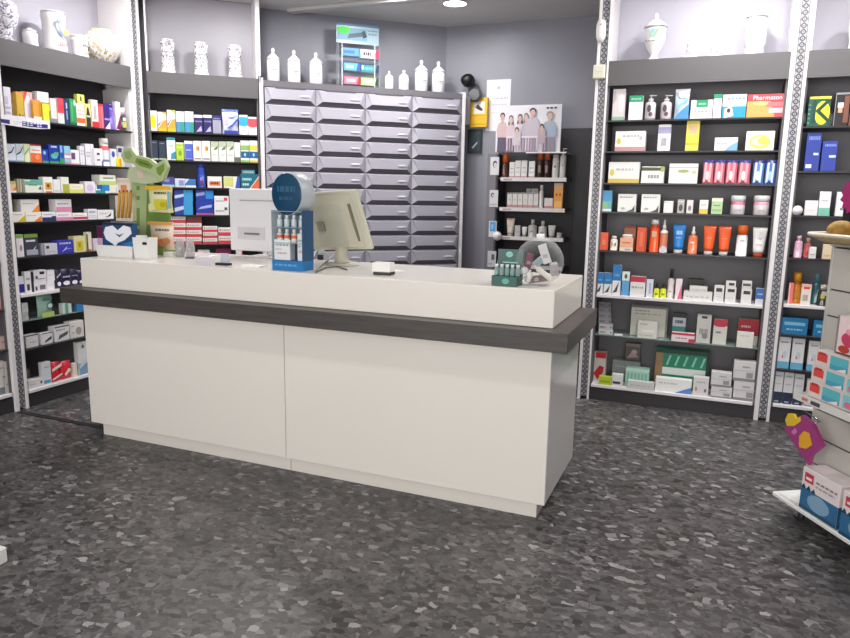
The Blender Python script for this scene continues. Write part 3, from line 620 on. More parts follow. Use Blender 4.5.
put_row((-4.262, 2.03, 0), SA, NA, ZZ[5], 'left edge bay', [
 ('box', -2, 4.5, 377, 'd6d2ce', [R(0,0,1,.4,'7a8084')], 'lower grey-white carton on its bottom shelf'),
 ('box', -2, 4.5, 361, 'd9d4d0', [L(.2,.5,.9,.6,'a8a29e')], 'topmost grey-white carton on its bottom shelf', {'on': 0}),
 ('box', 5, 11, 377, 'd6d2ce', [L(.2,.5,.9,.6,'a8a29e')], 'lower white carton by the column on its bottom shelf'),
 ('box', 5, 11, 361, 'dfdad6', [L(.2,.5,.9,.6,'a8a29e')], 'upper white carton by the column on its bottom shelf', {'on': 2}),
])

# ================================================================ MIDDLE ANGLED BAY
BOv = tuple(BO+ND*.002); SB = tuple(ED); NB = tuple(ND)
TB = [R(0,.0,.45,.5,'4f8cc8'), R(.45,0,1,.5,'2f9a8a'), *txt('c5c3cc',.15,.65,.85,1)]
FL = [Ov(.55,.62,.22,.14,'e0a63a'), Ov(.62,.62,.09,.06,'9a5f20'), R(.1,.08,.9,.14,'8d8a90')]
SD = [R(0,.72,1,1,'b8c4a8'), Pg([(.3,.55),(.9,.62),(.95,.8),(.5,.68)],'6f7a62'), L(.2,.3,.8,.36,'c0c2b6')]
put_row(BOv, SB, NB, BZ[0], 'top shelf of middle bay', [
 ('box', 148.6, 157, 110.5, 'f0eef0', [Ov(.5,.45,.38,.34,'ecec3a'), Ov(.5,.5,.2,.2,'e6de14')], 'white carton with yellow disc', {}),
 ('box', 157.6, 166.6, 112, 'f3eee8', [R(0,0,1,.15,'f0c020'), Pg([(0,.15),(1,.15),(1,.6),(.6,.55)],'f0a23a'), Pg([(.05,.35),(.6,.62),(.5,.6),(.05,.25)],'2a2624'), Pg([(.4,1),(1,1),(1,.82)],'c9c85a')], 'white carton with orange swoosh', {}),
 ('box', 167, 175.5, 110, 'f3eee8', [R(0,0,1,.15,'f0c020'), Pg([(0,.15),(1,.15),(1,.6),(.6,.55)],'f0a23a'), Pg([(.05,.35),(.6,.62),(.5,.6),(.05,.25)],'2a2624'), Pg([(.4,1),(1,1),(1,.82)],'c9c85a')], 'white carton with orange swoosh', {}),
 ('box', 176, 184.4, 111.5, 'f0eef2', TB, 'white, blue and teal carton', {}), ('box', 184.8, 193.6, 111.5, 'f0eef2', TB, 'white, blue and teal carton', {}),
 ('box', 194.2, 202.8, 115, '2a2560', [R(0,.85,1,1,'efeef4'), Pg([(.2,.05),(.8,.4),(.9,.1)],'b4b0d8'), L(.1,.6,.9,.68,'8f8bc4')], 'navy carton with white top', {}),
 ('box', 203.4, 212, 115, '2a2560', [R(0,.85,1,1,'efeef4'), Pg([(.2,.05),(.8,.4),(.9,.1)],'b4b0d8'), L(.1,.6,.9,.68,'8f8bc4')], 'navy carton with white top', {}),
 ('box', 212.6, 221.2, 115.5, '9d9cb4', [R(0,.75,1,1,'34306c'), L(.1,.8,.9,.86,'8a86c0')], 'grey carton with navy top', {}),
 ('bag', 222, 238.6, 109, 'dfe4fa', [R(.1,0,.95,.14,'2a3fa8'), Pg([(.3,.25),(.6,.4),(1,.7),(1,.58),(.6,.3),(.3,.2)],'3a5fd0'), Pg([(.3,.65),(.6,.6),(1,.75),(.6,.7)],'6a8ae0'), Ov(.3,.5,.12,.1,'e0b6cc')], 'white bag with blue swirls', {'top': '4f6ad0'}),
 ('box', 239.2, 247.8, 115, 'efeff4', [R(0,.5,1,.9,'3aa6dc'), Ov(.5,.52,.5,.1,'3aa6dc'), L(.2,.2,.8,.26,'c9c8d0')], 'white carton with sky blue top', {}),
 ('box', 248.2, 256.8, 117, 'f2eff2', [R(0,.5,1,.9,'e8505c'), Ov(.5,.52,.5,.1,'e8505c'), L(.2,.2,.8,.26,'d0c4c8')], 'white carton with red top', {}),
], gap=.025)
put_row(BOv, SB, NB, BZ[1], 'second shelf of middle bay', [
 ('box', 150, 158, 140, '223248', [R(0,0,1,.08,'b9c8a8'), L(.2,.85,.8,.9,'7c8ca4')], 'dark navy carton', {}), ('box', 158.6, 166, 141, '223248', [R(0,0,1,.08,'b9c8a8'), L(.2,.85,.8,.9,'7c8ca4')], 'dark navy carton', {}),
 ('box', 166.6, 175.4, 137.5, 'eef1f2', [R(0,.88,1,1,'2f8ca0'), Pg([(.4,.05),(1,.05),(1,.4),(.5,.3)],'3c8fb0'), L(.2,.6,.8,.66,'b0b8be')], 'white carton with teal top', {}),
 ('box', 176, 184, 142.5, 'b4d43a', [R(0,.92,1,1,'f0f2e4'), Ov(.5,.4,.22,.16,'7fa02a'), R(.1,.7,.9,.76,'dcea8a')], 'lime green carton', {}),
 ('box', 184.4, 192.8, 141, 'eceaf4', [R(.05,.1,1,.85,'4f63cc'), L(.2,.5,.8,.58,'b0baf0'), R(0,0,1,.08,'2a3a78')], 'white and blue carton', {}),
 ('box', 193.2, 201.6, 141, 'f3f0ee', FL, 'white carton with gold flower', {}), ('box', 202, 210.3, 141, 'f3f0ee', FL, 'white carton with gold flower', {}),
 ('box', 211, 218.4, 141.5, 'e6e9e2', SD, 'pale grey-green carton', {}), ('box', 218.8, 226.2, 141.5, 'e6e9e2', SD, 'pale grey-green carton', {}), ('box', 226.6, 234, 141.5, 'e6e9e2', SD, 'pale grey-green carton', {}),
 ('box', 234.4, 240.2, 142.5, 'efeff0', [R(0,0,1,.25,'6a6c64'), L(.2,.6,.8,.66,'c4c4c8')], 'narrow white carton with dark foot', {}),
 ('box', 240.6, 249, 140.5, 'f0f1f0', [R(0,.55,1,.78,'8cba5c'), R(0,.2,1,.5,'2a5f94'), Ov(.5,.35,.12,.08,'a8d4f0'), R(0,.0,1,.1,'8cba5c')], 'white, green and blue carton', {}),
 ('box', 249.4, 257.6, 140.5, 'f0f1f0', [R(0,.55,1,.78,'dcc850'), R(0,.2,1,.5,'2a5f94'), Ov(.5,.35,.12,.08,'a8d4f0'), R(0,.0,1,.1,'dcc850')], 'white, yellow and blue carton', {}),
], gap=.025)
put_row(BOv, SB, NB, BZ[2], 'third shelf of middle bay', [
 ('box', 162, 174.5, 177, '4a4f9c', [R(.0,0,1,.25,'9fc0e6'), R(.2,.5,.6,.8,'8a8cc4')], 'low indigo carton', {}),
 ('box', 175, 185, 178.5, 'd5daf0', [R(.4,.2,.9,.8,'8a9ad4')], 'low pale blue carton', {}),
 ('box', 185.3, 196, 179, '3a78c4', [R(0,0,1,.25,'e4ecf4'), Pg([(0,1),(.4,1),(0,.4)],'d8e4f4')], 'low blue carton', {}),
 ('bottle', 197, 205.2, 164, '2a40a0', [R(.2,.1,.8,.35,'6a2a5c'), L(.1,.55,.9,.6,'5a78d0')], 'tall blue bottle', {'cap': '2c46ac', 'caph': .12, 'capw': .96}),
 ('box', 207.6, 222, 176.5, 'f0ece8', [R(.12,.2,.9,.6,'e8865a'), L(.2,.32,.8,.5,'5a2a20')], 'white carton with orange patch', {}),
 ('box', 223.8, 240, 176.5, 'f0f0ea', [R(0,.15,.6,.95,'d6d884'), Pg([(.7,0),(1,0),(1,1),(.85,1)],'3a5cb8')], 'white, yellow and blue carton', {}),
 ('box', 240.6, 259, 174, '1e6a80', [Pg([(.5,0),(1,0),(1,.85)],'e86a40'), Pg([(.48,0),(.53,0),(1,.8),(1,.87)],'f0ece6'), L(.1,.55,.6,.72,'a8dce0'), L(.1,.2,.45,.36,'c8e4e8')], 'teal carton with orange corner', {}),
 ('box', 242, 255, 170, '48858f', [L(.1,.3,.9,.6,'b0d0d4')], 'flat teal carton atop the orange-cornered one', {'on': 6}),
], gap=.02)
BL = [R(.5,0,1,1,'3aa0dc'), Pg([(0,.2),(.5,.4),(.5,.65),(0,.5)],'c9d4ee')]
put_row(BOv, SB, NB, BZ[3], 'fourth shelf of middle bay', [
 ('box', 174.5, 193, 201, '2a44a0', BL, 'lower blue and sky carton', {'gap': .02}),
 ('box', 174.5, 193, 190, '2a44a0', BL, 'upper blue and sky carton', {'on': 0}),
 ('box', 196, 213.6, 201, '1f3aa8', [Pg([(.1,.4),(.9,.55),(.9,.75),(.3,.6)],'a8baf0'), R(0,0,1,.14,'b05890')], 'lower deep blue carton', {}),
 ('box', 196, 213.6, 190, '1f3aa8', [Pg([(0,.4),(.5,.55),(.5,.85),(.0,.7)],'8fa4e4'), R(.55,.2,1,.9,'2f8ad8')], 'upper deep blue carton', {'on': 2}),
 ('box', 214.3, 229, 204, 'efeef0', [L(.1,.3,.7,.45,'a8a6ac'), R(.7,.45,.9,.7,'5a585e')], 'lower white carton beside the monitor', {}),
 ('box', 214.3, 229, 196, 'efeef0', [L(.1,.3,.7,.45,'a8a6ac'), R(.66,.4,.9,.8,'e04a6a')], 'upper white carton beside the monitor', {'on': 4}),
], gap=.02)
RW = [R(0,0,1,.42,'d9424c'), Ov(.12,.7,.04,.1,'8a2a30'), L(.22,.62,.85,.76,'b8a8a8')]
rows = []; k = 0
for (x0, x1, tops, nm_) in ((170.8, 186, (237, 230, 223, 216), 'first stack'), (186.6, 202, (237, 230, 223, 216), 'second stack'), (203, 217.8, (238, 232, 226.2), 'third stack'), (218.6, 233.5, (235.8, 227.5), 'fourth stack')):
    for i, y in enumerate(tops):
        pos = 'lowest' if i == 0 else ('topmost' if i == len(tops)-1 else ('second from bottom' if i == 1 else 'third from bottom'))
        dk = nm_ == 'second stack' and i == 3
        rows.append(('box', x0, x1, y, 'f0e9e6' if not dk else '7a3a40', RW if not dk else [R(0,0,1,.42,'8f3038')], 'red and white carton, '+pos+' in '+nm_, {'on': k-1} if i else {})); k += 1
put_row(BOv, SB, NB, BZ[4], 'middle bay', rows, gap=.02)
put_row(BOv, SB, NB, BZ[4], 'fifth shelf of middle bay', [('box', 164, 170.2, 213, 'ece2e0', [R(0,0,1,.3,'d9424c')], 'narrow tall red and white carton', {})], gap=.02)
put_row(BOv, SB, NB, BZ[5], 'lowest visible shelf of middle bay', [
 ('box', 216, 231, 248.5, '7a1a4c', [L(.2,.6,.8,.8,'a84a78')], 'dark magenta carton', {}), ('box', 236, 243, 249, 'e4e4e8', [R(.85,0,1,1,'c02a5c')], 'white carton with pink edge', {}),
 ('box', 198, 210, 250, 'e4e4e8', [R(.2,.7,.8,.9,'d04a5c')], 'white carton behind the flyers', {})], gap=.02)
# ================================================================ RIGHT BAY
CO = (0, CB, 0); SC = (1, 0, 0); NC = (0, -1, 0)
put_row(CO, SC, NC, CZ[0], 'top shelf of right bay', [
 ('box', 613, 625.6, 89, 'd9cfd2', [R(0,0,1,.12,'8fb8a4'), Ov(.7,.55,.25,.3,'e8dcdf'), Pg([(0,.5),(.3,.7),(.2,.95),(0,.9)],'b4b0b4')], 'tall greyish pink carton', {}),
 ('box', 629, 643, 95.5, 'eeecee', [R(0,.74,1,1,'259468'), L(.15,.82,.85,.9,'8fd0b4'), L(.2,.55,.8,.6,'c4c2c6')], 'white carton with green top', {}),
 ('bottle', 645, 656, 94.5, 'c9bfc6', [Ov(.35,.6,.3,.2,'4a4048'), Ov(.6,.3,.3,.12,'5a5058')], 'silver patterned pump bottle', {'kind': 'pump', 'cap': 'd8d4da', 'caph': .25, 'bands': [(.0,.1,'8a8088')]}),
 ('bottle', 660.5, 672, 94.5, 'c9bcc4', [Ov(.35,.6,.3,.2,'4a4048'), Ov(.6,.3,.3,.12,'5a5058')], 'silver patterned pump bottle', {'kind': 'pump', 'cap': 'd8d4da', 'caph': .25, 'bands': [(.0,.1,'8a8088')]}),
 ('bag', 675, 690, 88.5, 'c4dcee', [Pg([(0,.0),(1,.0),(1,.5),(.4,.25)],'4a92c8'), Ov(.6,.8,.35,.12,'eef2f4'), Pg([(.2,.3),(.9,.6),(.9,.7),(.2,.45)],'8fbce0')], 'blue and white crinkled bag', {'top': 'f0f4f6'}),
 ('box', 690.6, 712.6, 100, 'eef0ef', [R(.25,.62,.78,1,'259468'), L(.35,.74,.68,.84,'8fd0b4'), L(.2,.35,.9,.45,'a8acaa')], 'wide white carton with green tab', {}),
 ('box', 713.6, 722, 94, 'eeeef0', [R(0,.82,1,1,'259468'), L(.3,.2,.7,.7,'d0b8c8')], 'narrow white carton with green top', {}),
 ('box', 722.6, 746.6, 94.5, 'f0f2f4', [R(0,0,1,.5,'2a9cc0'), Pg([(.1,.0),(.5,.1),(.4,.5),(.1,.4)],'ece8ee'), Ov(.28,.32,.08,.1,'5a2a3c'), L(.2,.78,.95,.88,'8fa0b8')], 'white and turquoise carton', {}),
 ('box', 747.4, 786, 94, 'd84850', [R(0,0,.6,.7,'f0a45c'), Pg([(.6,.0),(.75,.0),(.6,.7)],'f0a45c'), R(.58,.18,1,.4,'d9b8bc'), R(.5,.45,1,.65,'e8727a'), Ov(.35,.6,.2,.1,'f6c07a')], 'wide red and orange lettered carton', {'text': ('Pharmaton', .27, 'fbeef0', .52, .84)}),
])
put_row(CO, SC, NC, CZ[1], 'second shelf of right bay', [
 ('box', 615.2, 645.5, 131, 'f0eeea', [R(0,0,1,.22,'c8969c'), Ov(.12,.5,.07,.16,'d9c95a'), L(.25,.72,.8,.8,'b8b4b4'), Ov(.85,.65,.05,.1,'c0c4c8')], 'white carton with dusty pink foot', {}),
 ('box', 658.2, 671, 124.5, 'edebf0', [R(0,.66,1,.9,'aaa4cc'), L(.3,.2,.7,.5,'9a98a4')], 'white and lilac carton', {}),
 ('box', 686.5, 699.8, 120.5, 'e8dc4c', [R(.2,.55,.8,.85,'e4b898'), R(0,0,1,.2,'d6e060'), R(0,.2,1,.26,'c8c02a')], 'tall yellow carton', {}),
 ('box', 714.3, 737.6, 137.5, 'f0f2f4', [Pg([(.45,0),(1,0),(1,.7),(.6,.3)],'7fb2dc'), L(.1,.5,.6,.6,'a8b0b8')], 'low white carton with blue swoosh', {}),
 ('box', 746, 774.6, 131, 'f4f0e2', [Ov(.5,.45,.38,.36,'e6d070'), Ov(.48,.47,.26,.24,'f2eacb'), Ov(.6,.5,.18,.2,'e8cf5c')], 'cream carton with yellow rings', {}),
])
PKB = lambda c1, c2, c3: [Pg([(.1,.05),(.3,.1),(.35,.9),(.15,.9)],c2), Pg([(.55,.1),(.75,.05),(.8,.85),(.6,.9)],c2), Ov(.45,.35,.15,.2,c3), R(.15,.92,.35,1,'2f3a9c'), R(.6,.92,.8,1,'2f3a9c')]
put_row(CO, SC, NC, CZ[2], 'third shelf of right bay', [
 ('box', 608.5, 639.6, 162, 'efeeea', [R(0,0,1,.2,'d9bd5a'), Ov(.12,.5,.07,.16,'d9c95a'), L(.25,.6,.8,.7,'c4c4c4')], 'white carton with golden foot', {}),
 ('box', 641.2, 664, 166.5, 'eeeeea', [R(0,.75,1,.95,'55563c'), R(.85,.7,1,1,'a8b83c'), L(.3,.3,.8,.5,'a0a09c')], 'white carton with olive band', {}),
 ('box', 669, 698, 163.5, 'eeeee8', [R(0,.78,1,.82,'b8b6ae'), Ov(.5,.62,.2,.08,'a8b070'), R(.8,.5,.95,.65,'c8cfa8')], 'white carton with pale olive print', {}),
 ('bag', 703, 714, 160, 'e0788a', PKB('', 'f2b8c0', 'f6d4d8'), 'pink pouch', {'top': '4a4aa4'}), ('bag', 714.4, 725.4, 160, 'e0788a', PKB('', 'f0a4b0', 'f6d4d8'), 'pink pouch', {'top': '4a4aa4'}),
 ('bag', 726, 738, 160, 'df7488', PKB('', 'f0a4b0', 'f0ece6'), 'pink pouch', {'top': '4a4aa4'}), ('bag', 738.4, 751, 160, 'e07a8c', PKB('', 'f0aab4', 'f0ece6'), 'pink pouch', {'top': '4a4aa4'}),
 ('bag', 753, 765, 160, '5a86cc', PKB('', 'cfe0f6', 'e4eefa'), 'blue pouch', {'top': '2a2f7c'}), ('bag', 765.4, 777, 160, '4a74c0', PKB('', 'cfe0f6', 'a8c4ec'), 'blue pouch', {'top': '2a2f7c'}),
])
DT = [L(.1,.78,.8,.86,'b0b2b0'), Pg([(.5,.02),(.95,.02),(.95,.4),(.8,.15)],'4a4a4c'), Ov(.3,.2,.12,.06,'b8b8b4')]
put_row(CO, SC, NC, CZ[3], 'fourth shelf of right bay', [
 ('box', 600, 612, 190.5, '6cb4b4', [R(0,.5,1,1,'4a9cd4'), R(0,0,1,.12,'e8ecec'), Ov(.4,.3,.3,.15,'8fc48c')], 'blue and green carton', {}),
 ('box', 617.8, 636, 194, 'eff0ec', DT, 'square white carton', {}), ('box', 641.2, 660, 194.2, 'eff0ec', DT, 'square white carton', {}),
 ('box', 663.4, 673, 201, 'ecebea', [R(0,.85,1,.88,'c4c4c4')], 'small plain white carton', {}),
 ('box', 677.2, 684.2, 199.5, 'b8b4b4', [Ov(.5,.4,.3,.25,'54484c'), L(.1,.8,.9,.9,'e4e0e0')], 'small grey carton with dark print', {}), ('box', 686.4, 693, 200, 'e4e0e0', [Ov(.5,.4,.25,.2,'8a7c80')], 'small white carton with grey print', {}),
 ('box', 699.2, 708, 200, 'efedea', [R(0,0,1,.35,'e6cc4c'), L(.2,.6,.8,.68,'c8b8b8')], 'small white and yellow carton', {}),
 ('box', 711.4, 722.6, 198, 'b4d49c', [R(0,.78,1,1,'e8eadc'), L(.2,.5,.8,.58,'5f8a54'), L(.1,.2,.9,.3,'8fb47c')], 'small pale green carton', {}),
 ('jar', 730.4, 746, 195.5, 'efe9ec', [L(.2,.3,.9,.4,'c0b0b8')], 'white jar with pink band', {'bands': [(.75,.95,'dc7a9c')]}),
 ('jar', 753.4, 770.6, 195.5, 'efe9ec', [L(.2,.3,.9,.4,'c0b0b8')], 'white jar with pink band', {'bands': [(.75,.95,'e8a4c0')]}),
])
cp = put_row(CO, SC, NC, CZ[4], 'fifth shelf of right bay', [
 ('box', 600.2, 608, 232.5, 'e85a2c', [L(.3,.3,.7,.6,'f08a60')], 'short orange carton', {}),
 ('bottle', 609.8, 617.2, 236, 'ece4d8', [], 'small white bottle reading 14', {'cap': 'e4e0dc', 'caph': .2, 'capw': .7, 'text': ('14', .4, '26221f', .5, .42)}),
 ('box', 619.6, 633, 238, 'ecaf8c', [R(0,.0,1,.28,'e8ddc8'), R(.4,.05,.8,.2,'b8a8c4'), L(.2,.6,.8,.7,'c96a4a')], 'peach carton under a white-lidded tub', {}),
 ('jar', 621.4, 632.2, 234.6, 'f0ebe4', [], 'low white tub on the peach carton', {'on': 2, 'caph': .5, 'bands': []}),
 ('box', 624, 636, 225.5, 'b4694a', [R(.1,.2,.9,.7,'c88a68'), R(0,.9,1,1,'8a3a28')], 'brown carton behind the tub', {'gap': .12}),
 ('box', 637, 646.8, 227.5, 'e05226', [L(.3,.2,.6,.8,'ec7a50'), R(.85,0,1,1,'b43c1c')], 'tall orange carton', {}),
 ('bottle', 650, 659.6, 219.5, 'e2541f', [R(.1,.55,.9,.75,'d8a890')], 'orange bottle with white cap', {'cap': 'f0eaea', 'caph': .15, 'capw': .85, 'bands': [(.88,1,'c83c18')]}),
 ('bottle', 660.2, 668.4, 219.5, 'd8866a', [R(.2,.0,.9,.3,'e4d4d8')], 'copper spray bottle with white nozzle', {'kind': 'nozzle', 'cap': 'f0eaea', 'caph': .3, 'bands': [(0,.25,'d4ccd8'), (.85,1,'efe4e0')]}),
 ('tube', 672.4, 686, 224.5, '2a86d4', [L(.2,.6,.9,.75,'a8d4f4'), L(.2,.45,.8,.5,'8fc4ec')], 'blue tube with white cap', {}),
 ('bottle', 688.4, 698.2, 226.5, 'dc7850', [Pg([(.2,.1),(.8,.4),(.8,.2)],'f4dcd0'), L(.2,.55,.8,.65,'fae8e0')], 'orange mist bottle with white nozzle', {'kind': 'nozzle', 'cap': 'f2eeec', 'caph': .3, 'capw': .4}),
 ('tube', 703, 716.4, 226, 'f0622c', [L(.2,.5,.8,.54,'f69a72')], 'orange tube with white cap', {}),
 ('tube', 718, 731.8, 226.5, 'f0622c', [L(.2,.5,.8,.54,'f69a72')], 'orange tube with white cap', {}),
 ('bottle', 737, 748.6, 225.5, 'eee9ec', [L(.2,.7,.8,.76,'a8a0a8')], 'white bottle with orange cap', {'cap': 'e8702c', 'caph': .3, 'capw': .95}),
 ('tube', 752.4, 767.8, 227.5, 'efecec', [Ov(.6,.7,.22,.12,'cfd0d4'), L(.2,.3,.8,.35,'d4b8b4')], 'white tube with orange cap', {'cap': 'd8502c'}),
])
BB = [R(0,.48,1,1,'2a7cc0'), Pg([(.05,.05),(.3,.15),(.8,.45),(.6,.1)],'4a4440'), L(.2,.62,.8,.7,'7ab4e4')]
put_row(CO, SC, NC, CZ[5], 'white middle shelf of right bay', [
 ('box', 595.4, 603.4, 272.5, 'e6e8ea', BB, 'short blue and white carton', {}), ('box', 604, 612, 272.8, 'e6e8ea', BB, 'short blue and white carton', {}),
 ('box', 612.8, 621.4, 265, 'e6e8ea', BB, 'tall blue and white carton', {}),
 ('box', 622, 629.6, 271.5, '5fa4d4', [R(0,.62,1,1,'e4ebe4'), Ov(.5,.8,.2,.1,'5a605c')], 'sky blue carton with pale top', {}),
 ('box', 630.2, 645.4, 276.5, 'e4e2e2', [R(0,.72,1,1,'c22a48'), L(.1,.4,.9,.5,'b8a4a4')], 'white carton with red top', {}),
 ('box', 646.2, 653, 279.5, 'dcdcec', [R(.4,.2,.7,.8,'b4b8dc')], 'narrow pale lilac carton', {}),
 ('bottle', 653.4, 659.4, 283, 'd4dc30', [L(.1,.3,.9,.5,'6a7010')], 'small yellow bottle with black cap', {'cap': '2a2a24', 'caph': .38, 'capw': .5}), ('bottle', 660, 666.2, 283, 'd4dc30', [L(.1,.3,.9,.5,'6a7010')], 'small yellow bottle with black cap', {'cap': '2a2a24', 'caph': .38, 'capw': .5}),
 ('bottle', 668, 675, 269, 'dfd6d6', [L(.1,.3,.8,.36,'c0a8a8')], 'white bottle with tall black cap', {'cap': '242226', 'caph': .32, 'capw': .55, 'gap': .05}),
 ('box', 675.4, 682, 279, 'eedfe2', [Pg([(.4,0),(1,0),(1,.8)],'e06a8c')], 'white and pink carton', {}),
 ('box', 683, 712, 292, 'e2e0de', [L(.1,.3,.9,.5,'c0bebc')], 'flat white carton at the bottom of its pile', {}),
 ('box', 689, 707, 286.5, 'dcdad8', [L(.1,.3,.9,.5,'c0bebc')], 'flat white carton on top of its pile', {'on': 10}),
 ('box', 688, 703.6, 279, '2a282c', [R(0,.1,1,.16,'48464c')], 'black box behind the flat white cartons', {'gap': .15}),
 ('box', 713.8, 724, 285.5, 'e0dede', [R(.2,.62,.8,.84,'3a383c'), L(.2,.3,.8,.34,'c4c2c2')], 'white carton with black window', {}),
 ('box', 725, 736, 287.5, 'e2e0e0', [R(.2,.7,.85,.9,'34323a'), L(.2,.3,.8,.34,'c4c2c2')], 'lower black-window carton of left stack', {}), ('box', 725.4, 735.6, 281, 'e2e0e0', [R(.3,.3,.85,.7,'34323a')], 'upper black-window carton of left stack', {'on': 14}),
 ('box', 740.8, 751.6, 289.5, 'e2e0e0', [R(.2,.66,.85,.9,'34323a')], 'lower black-window carton of right stack', {}), ('box', 741.6, 751.6, 281, 'd8d6d6', [R(.1,.4,.9,.7,'5a585c')], 'upper black-window carton of right stack', {'on': 16}),
 ('box', 755.6, 764.6, 288.5, 'd8dce4', [R(0,.35,1,1,'3a6cb8'), L(.2,.6,.8,.7,'a8c0e4')], 'small blue and white carton', {}),
])
ST = []
for i, y in enumerate((330, 324, 318.5, 313, 307.5, 302)):
    c = ('dcdade', 'c9c7cc', '9a989e', '908e94', '86848a', '7c7a80')[i]
    ST.append(('box', 598+.3*(i % 2), 612-(i > 1)*1.5, y, c, [L(.08,.35,.5,.6,'5a585e'), Ov(.9,.5,.04,.2,'2a282c')], 'flat grey box, '+('lowest', 'second', 'third', 'fourth', 'fifth', 'topmost')[i]+' in its pile', {'on': i-1, 'cat': 'box'} if i else {}))
put_row(CO, SC, NC, CZ[6], 'glass shelf of right bay', ST+[
 ('box', 613.4, 622, 335, 'eeeeee', [], 'small white price card', {'gap': .032, 'd': .02}),
 ('box', 631, 668, 306.5, 'd6d6cc', [R(.0,.94,1,1,'7a7874'), R(.95,0,1,1,'8a8884'), L(.1,.82,.5,.86,'9a9a94'), L(.1,.72,.8,.76,'a8a8a0')], 'large pale grey-framed carton', {'gap': .12, 'd': .05}),
 ('box', 637.5, 657.4, 321.5, 'dedcd4', [R(.2,.35,.85,.5,'eeeee8'), L(.1,.8,.5,.86,'a8a8a0'), L(.1,.15,.8,.2,'a8a8a0')], 'smaller white carton before the large one', {'gap': .04, 'd': .05}),
 ('box', 671, 694.4, 333, 'e8dcde', [R(0,.75,1,1,'cf2c4c'), R(.75,.0,1,.4,'cf2c4c'), L(.2,.35,.7,.5,'b88a94')], 'low white and red carton', {'gap': .02, 'd': .05}),
 ('box', 672.6, 686, 313.5, '3e8a84', [R(0,.84,1,1,'26262c'), R(0,.5,1,.84,'cfd4dc'), L(.2,.62,.8,.74,'34445c')], 'tall teal and black carton', {'gap': .11, 'd': .06}),
 ('box', 697, 711.6, 314.5, 'cfcdc8', [R(.3,.86,.7,.94,'3a383a'), L(.2,.3,.8,.5,'98969a'), Ov(.6,.25,.2,.1,'8a888c')], 'tall grey blister pack', {'d': .03}),
 ('box', 713.4, 727.4, 319.5, 'dcdad2', [R(0,.78,1,1,'c23248'), Ov(.5,.78,.5,.08,'c23248'), L(.2,.45,.6,.52,'5a5a58')], 'white carton with crimson top', {}),
 ('box', 738, 759, 319.5, 'dcd6cc', [R(0,.38,1,1,'bf2a3c'), L(.15,.68,.6,.76,'f0c4c4')], 'red and cream carton behind a white one', {'gap': .12, 'd': .05}),
 ('box', 736.6, 753.4, 332.5, 'e6e4de', [L(.2,.75,.7,.8,'a8a8a4')], 'square white carton before the red one', {'gap': .012, 'd': .05}),
], gap=.05)
MN = [R(0,.0,1,.14,'8a888c'), R(.6,.18,.9,.45,'9a989e'), L(.4,.68,.75,.76,'8a888c'), R(0,.52,1,.55,'bab8bc')]
put_row(CO, SC, NC, CZ[7], 'bottom shelf of right bay', [
 ('box', 591, 606, 352, 'd0c8c4', [Pg([(.2,.25),(.5,.05),(.85,.3),(.9,.5),(.6,.55)],'c02434'), R(.3,.8,1,1,'c02434')], 'white carton with red heart', {'gap': .1}),
 ('box', 598.4, 611, 376.5, 'b8cc2c', [L(.1,.3,.9,.5,'8a9c20')], 'low lime carton', {'gap': .01, 'd': .04}),
 ('box', 611.4, 622.6, 374.5, 'e0e0e0', [R(.1,.2,.8,.4,'3a3a40')], 'low white carton with dark stripe', {'gap': .01, 'd': .05}),
 ('box', 612, 640, 361, '8a908e', [L(.1,.7,.9,.75,'a8aeac'), L(.1,.4,.9,.45,'767c7a')], 'dim grey carton behind the mint one', {'gap': .15}),
 ('box', 625.2, 649, 369, '9cc8b8', [R(0,.85,1,1,'b8d8cc'), *[R(.08+.15*i,.15,.16+.15*i,.75,'7aac9c') for i in range(6)]], 'mint carton with vertical bars', {'gap': .05}),
 ('box', 625.4, 640.4, 343.5, '6a6060', [Pg([(.1,.1),(.5,.6),(.9,.2)],'b89a98'), R(.0,.8,1,1,'8a807c'), Ov(.6,.5,.2,.14,'c8b0ac')], 'dark pictured carton standing on the grey one', {'on': 3, 'gap': .2}),
 ('box', 627, 654, 381.5, 'd0d2d2', [L(.1,.4,.9,.5,'b0b2b2')], 'low pale carton at the shelf edge', {'gap': .0, 'd': .04}),
 ('box', 655.6, 709.6, 350.5, '1f8c6c', [R(0,0,.14,1,'9a7a58'), R(.14,.36,1,.54,'dfe8e4'), R(.0,.9,1,1,'1c3c34'), *[Pg([(.2+.16*i,.6),(.26+.16*i,.85),(.3+.16*i,.85),(.24+.16*i,.6)],'8fd8c0') for i in range(5)], R(.95,0,1,1,'1a2c28')], 'big green carton with white band', {'gap': .13, 'd': .12}),
 ('box', 655, 691.6, 379, 'eeeeee', [Pg([(.55,0),(1,0),(1,.5)],'5a84c8'), L(.1,.6,.6,.7,'c8c8c8')], 'low white carton with blue corner', {'gap': .02, 'd': .06}),
 ('box', 693, 708.8, 377.5, 'dcdadc', [L(.2,.7,.8,.76,'a8a6a8'), Ov(.2,.35,.08,.12,'d08a7c'), Ov(.8,.3,.08,.1,'7a787c')], 'small white carton beside the white stacks', {'gap': .02}),
 ('box', 710.4, 731.8, 387, 'd8d6d8', MN, 'lower carton of the left white stack', {'gap': .02}), ('box', 710.8, 731.6, 372.5, 'd8d6d8', MN, 'upper carton of the left white stack', {'on': 10, 'gap': .02}),
 ('box', 733.4, 755.6, 381.5, 'dad8da', MN, 'lower carton of the right white stack', {'gap': .02}), ('box', 733.6, 755.8, 361.5, 'dad8da', MN, 'upper carton of the right white stack', {'on': 12, 'gap': .02}),
], gap=.03)
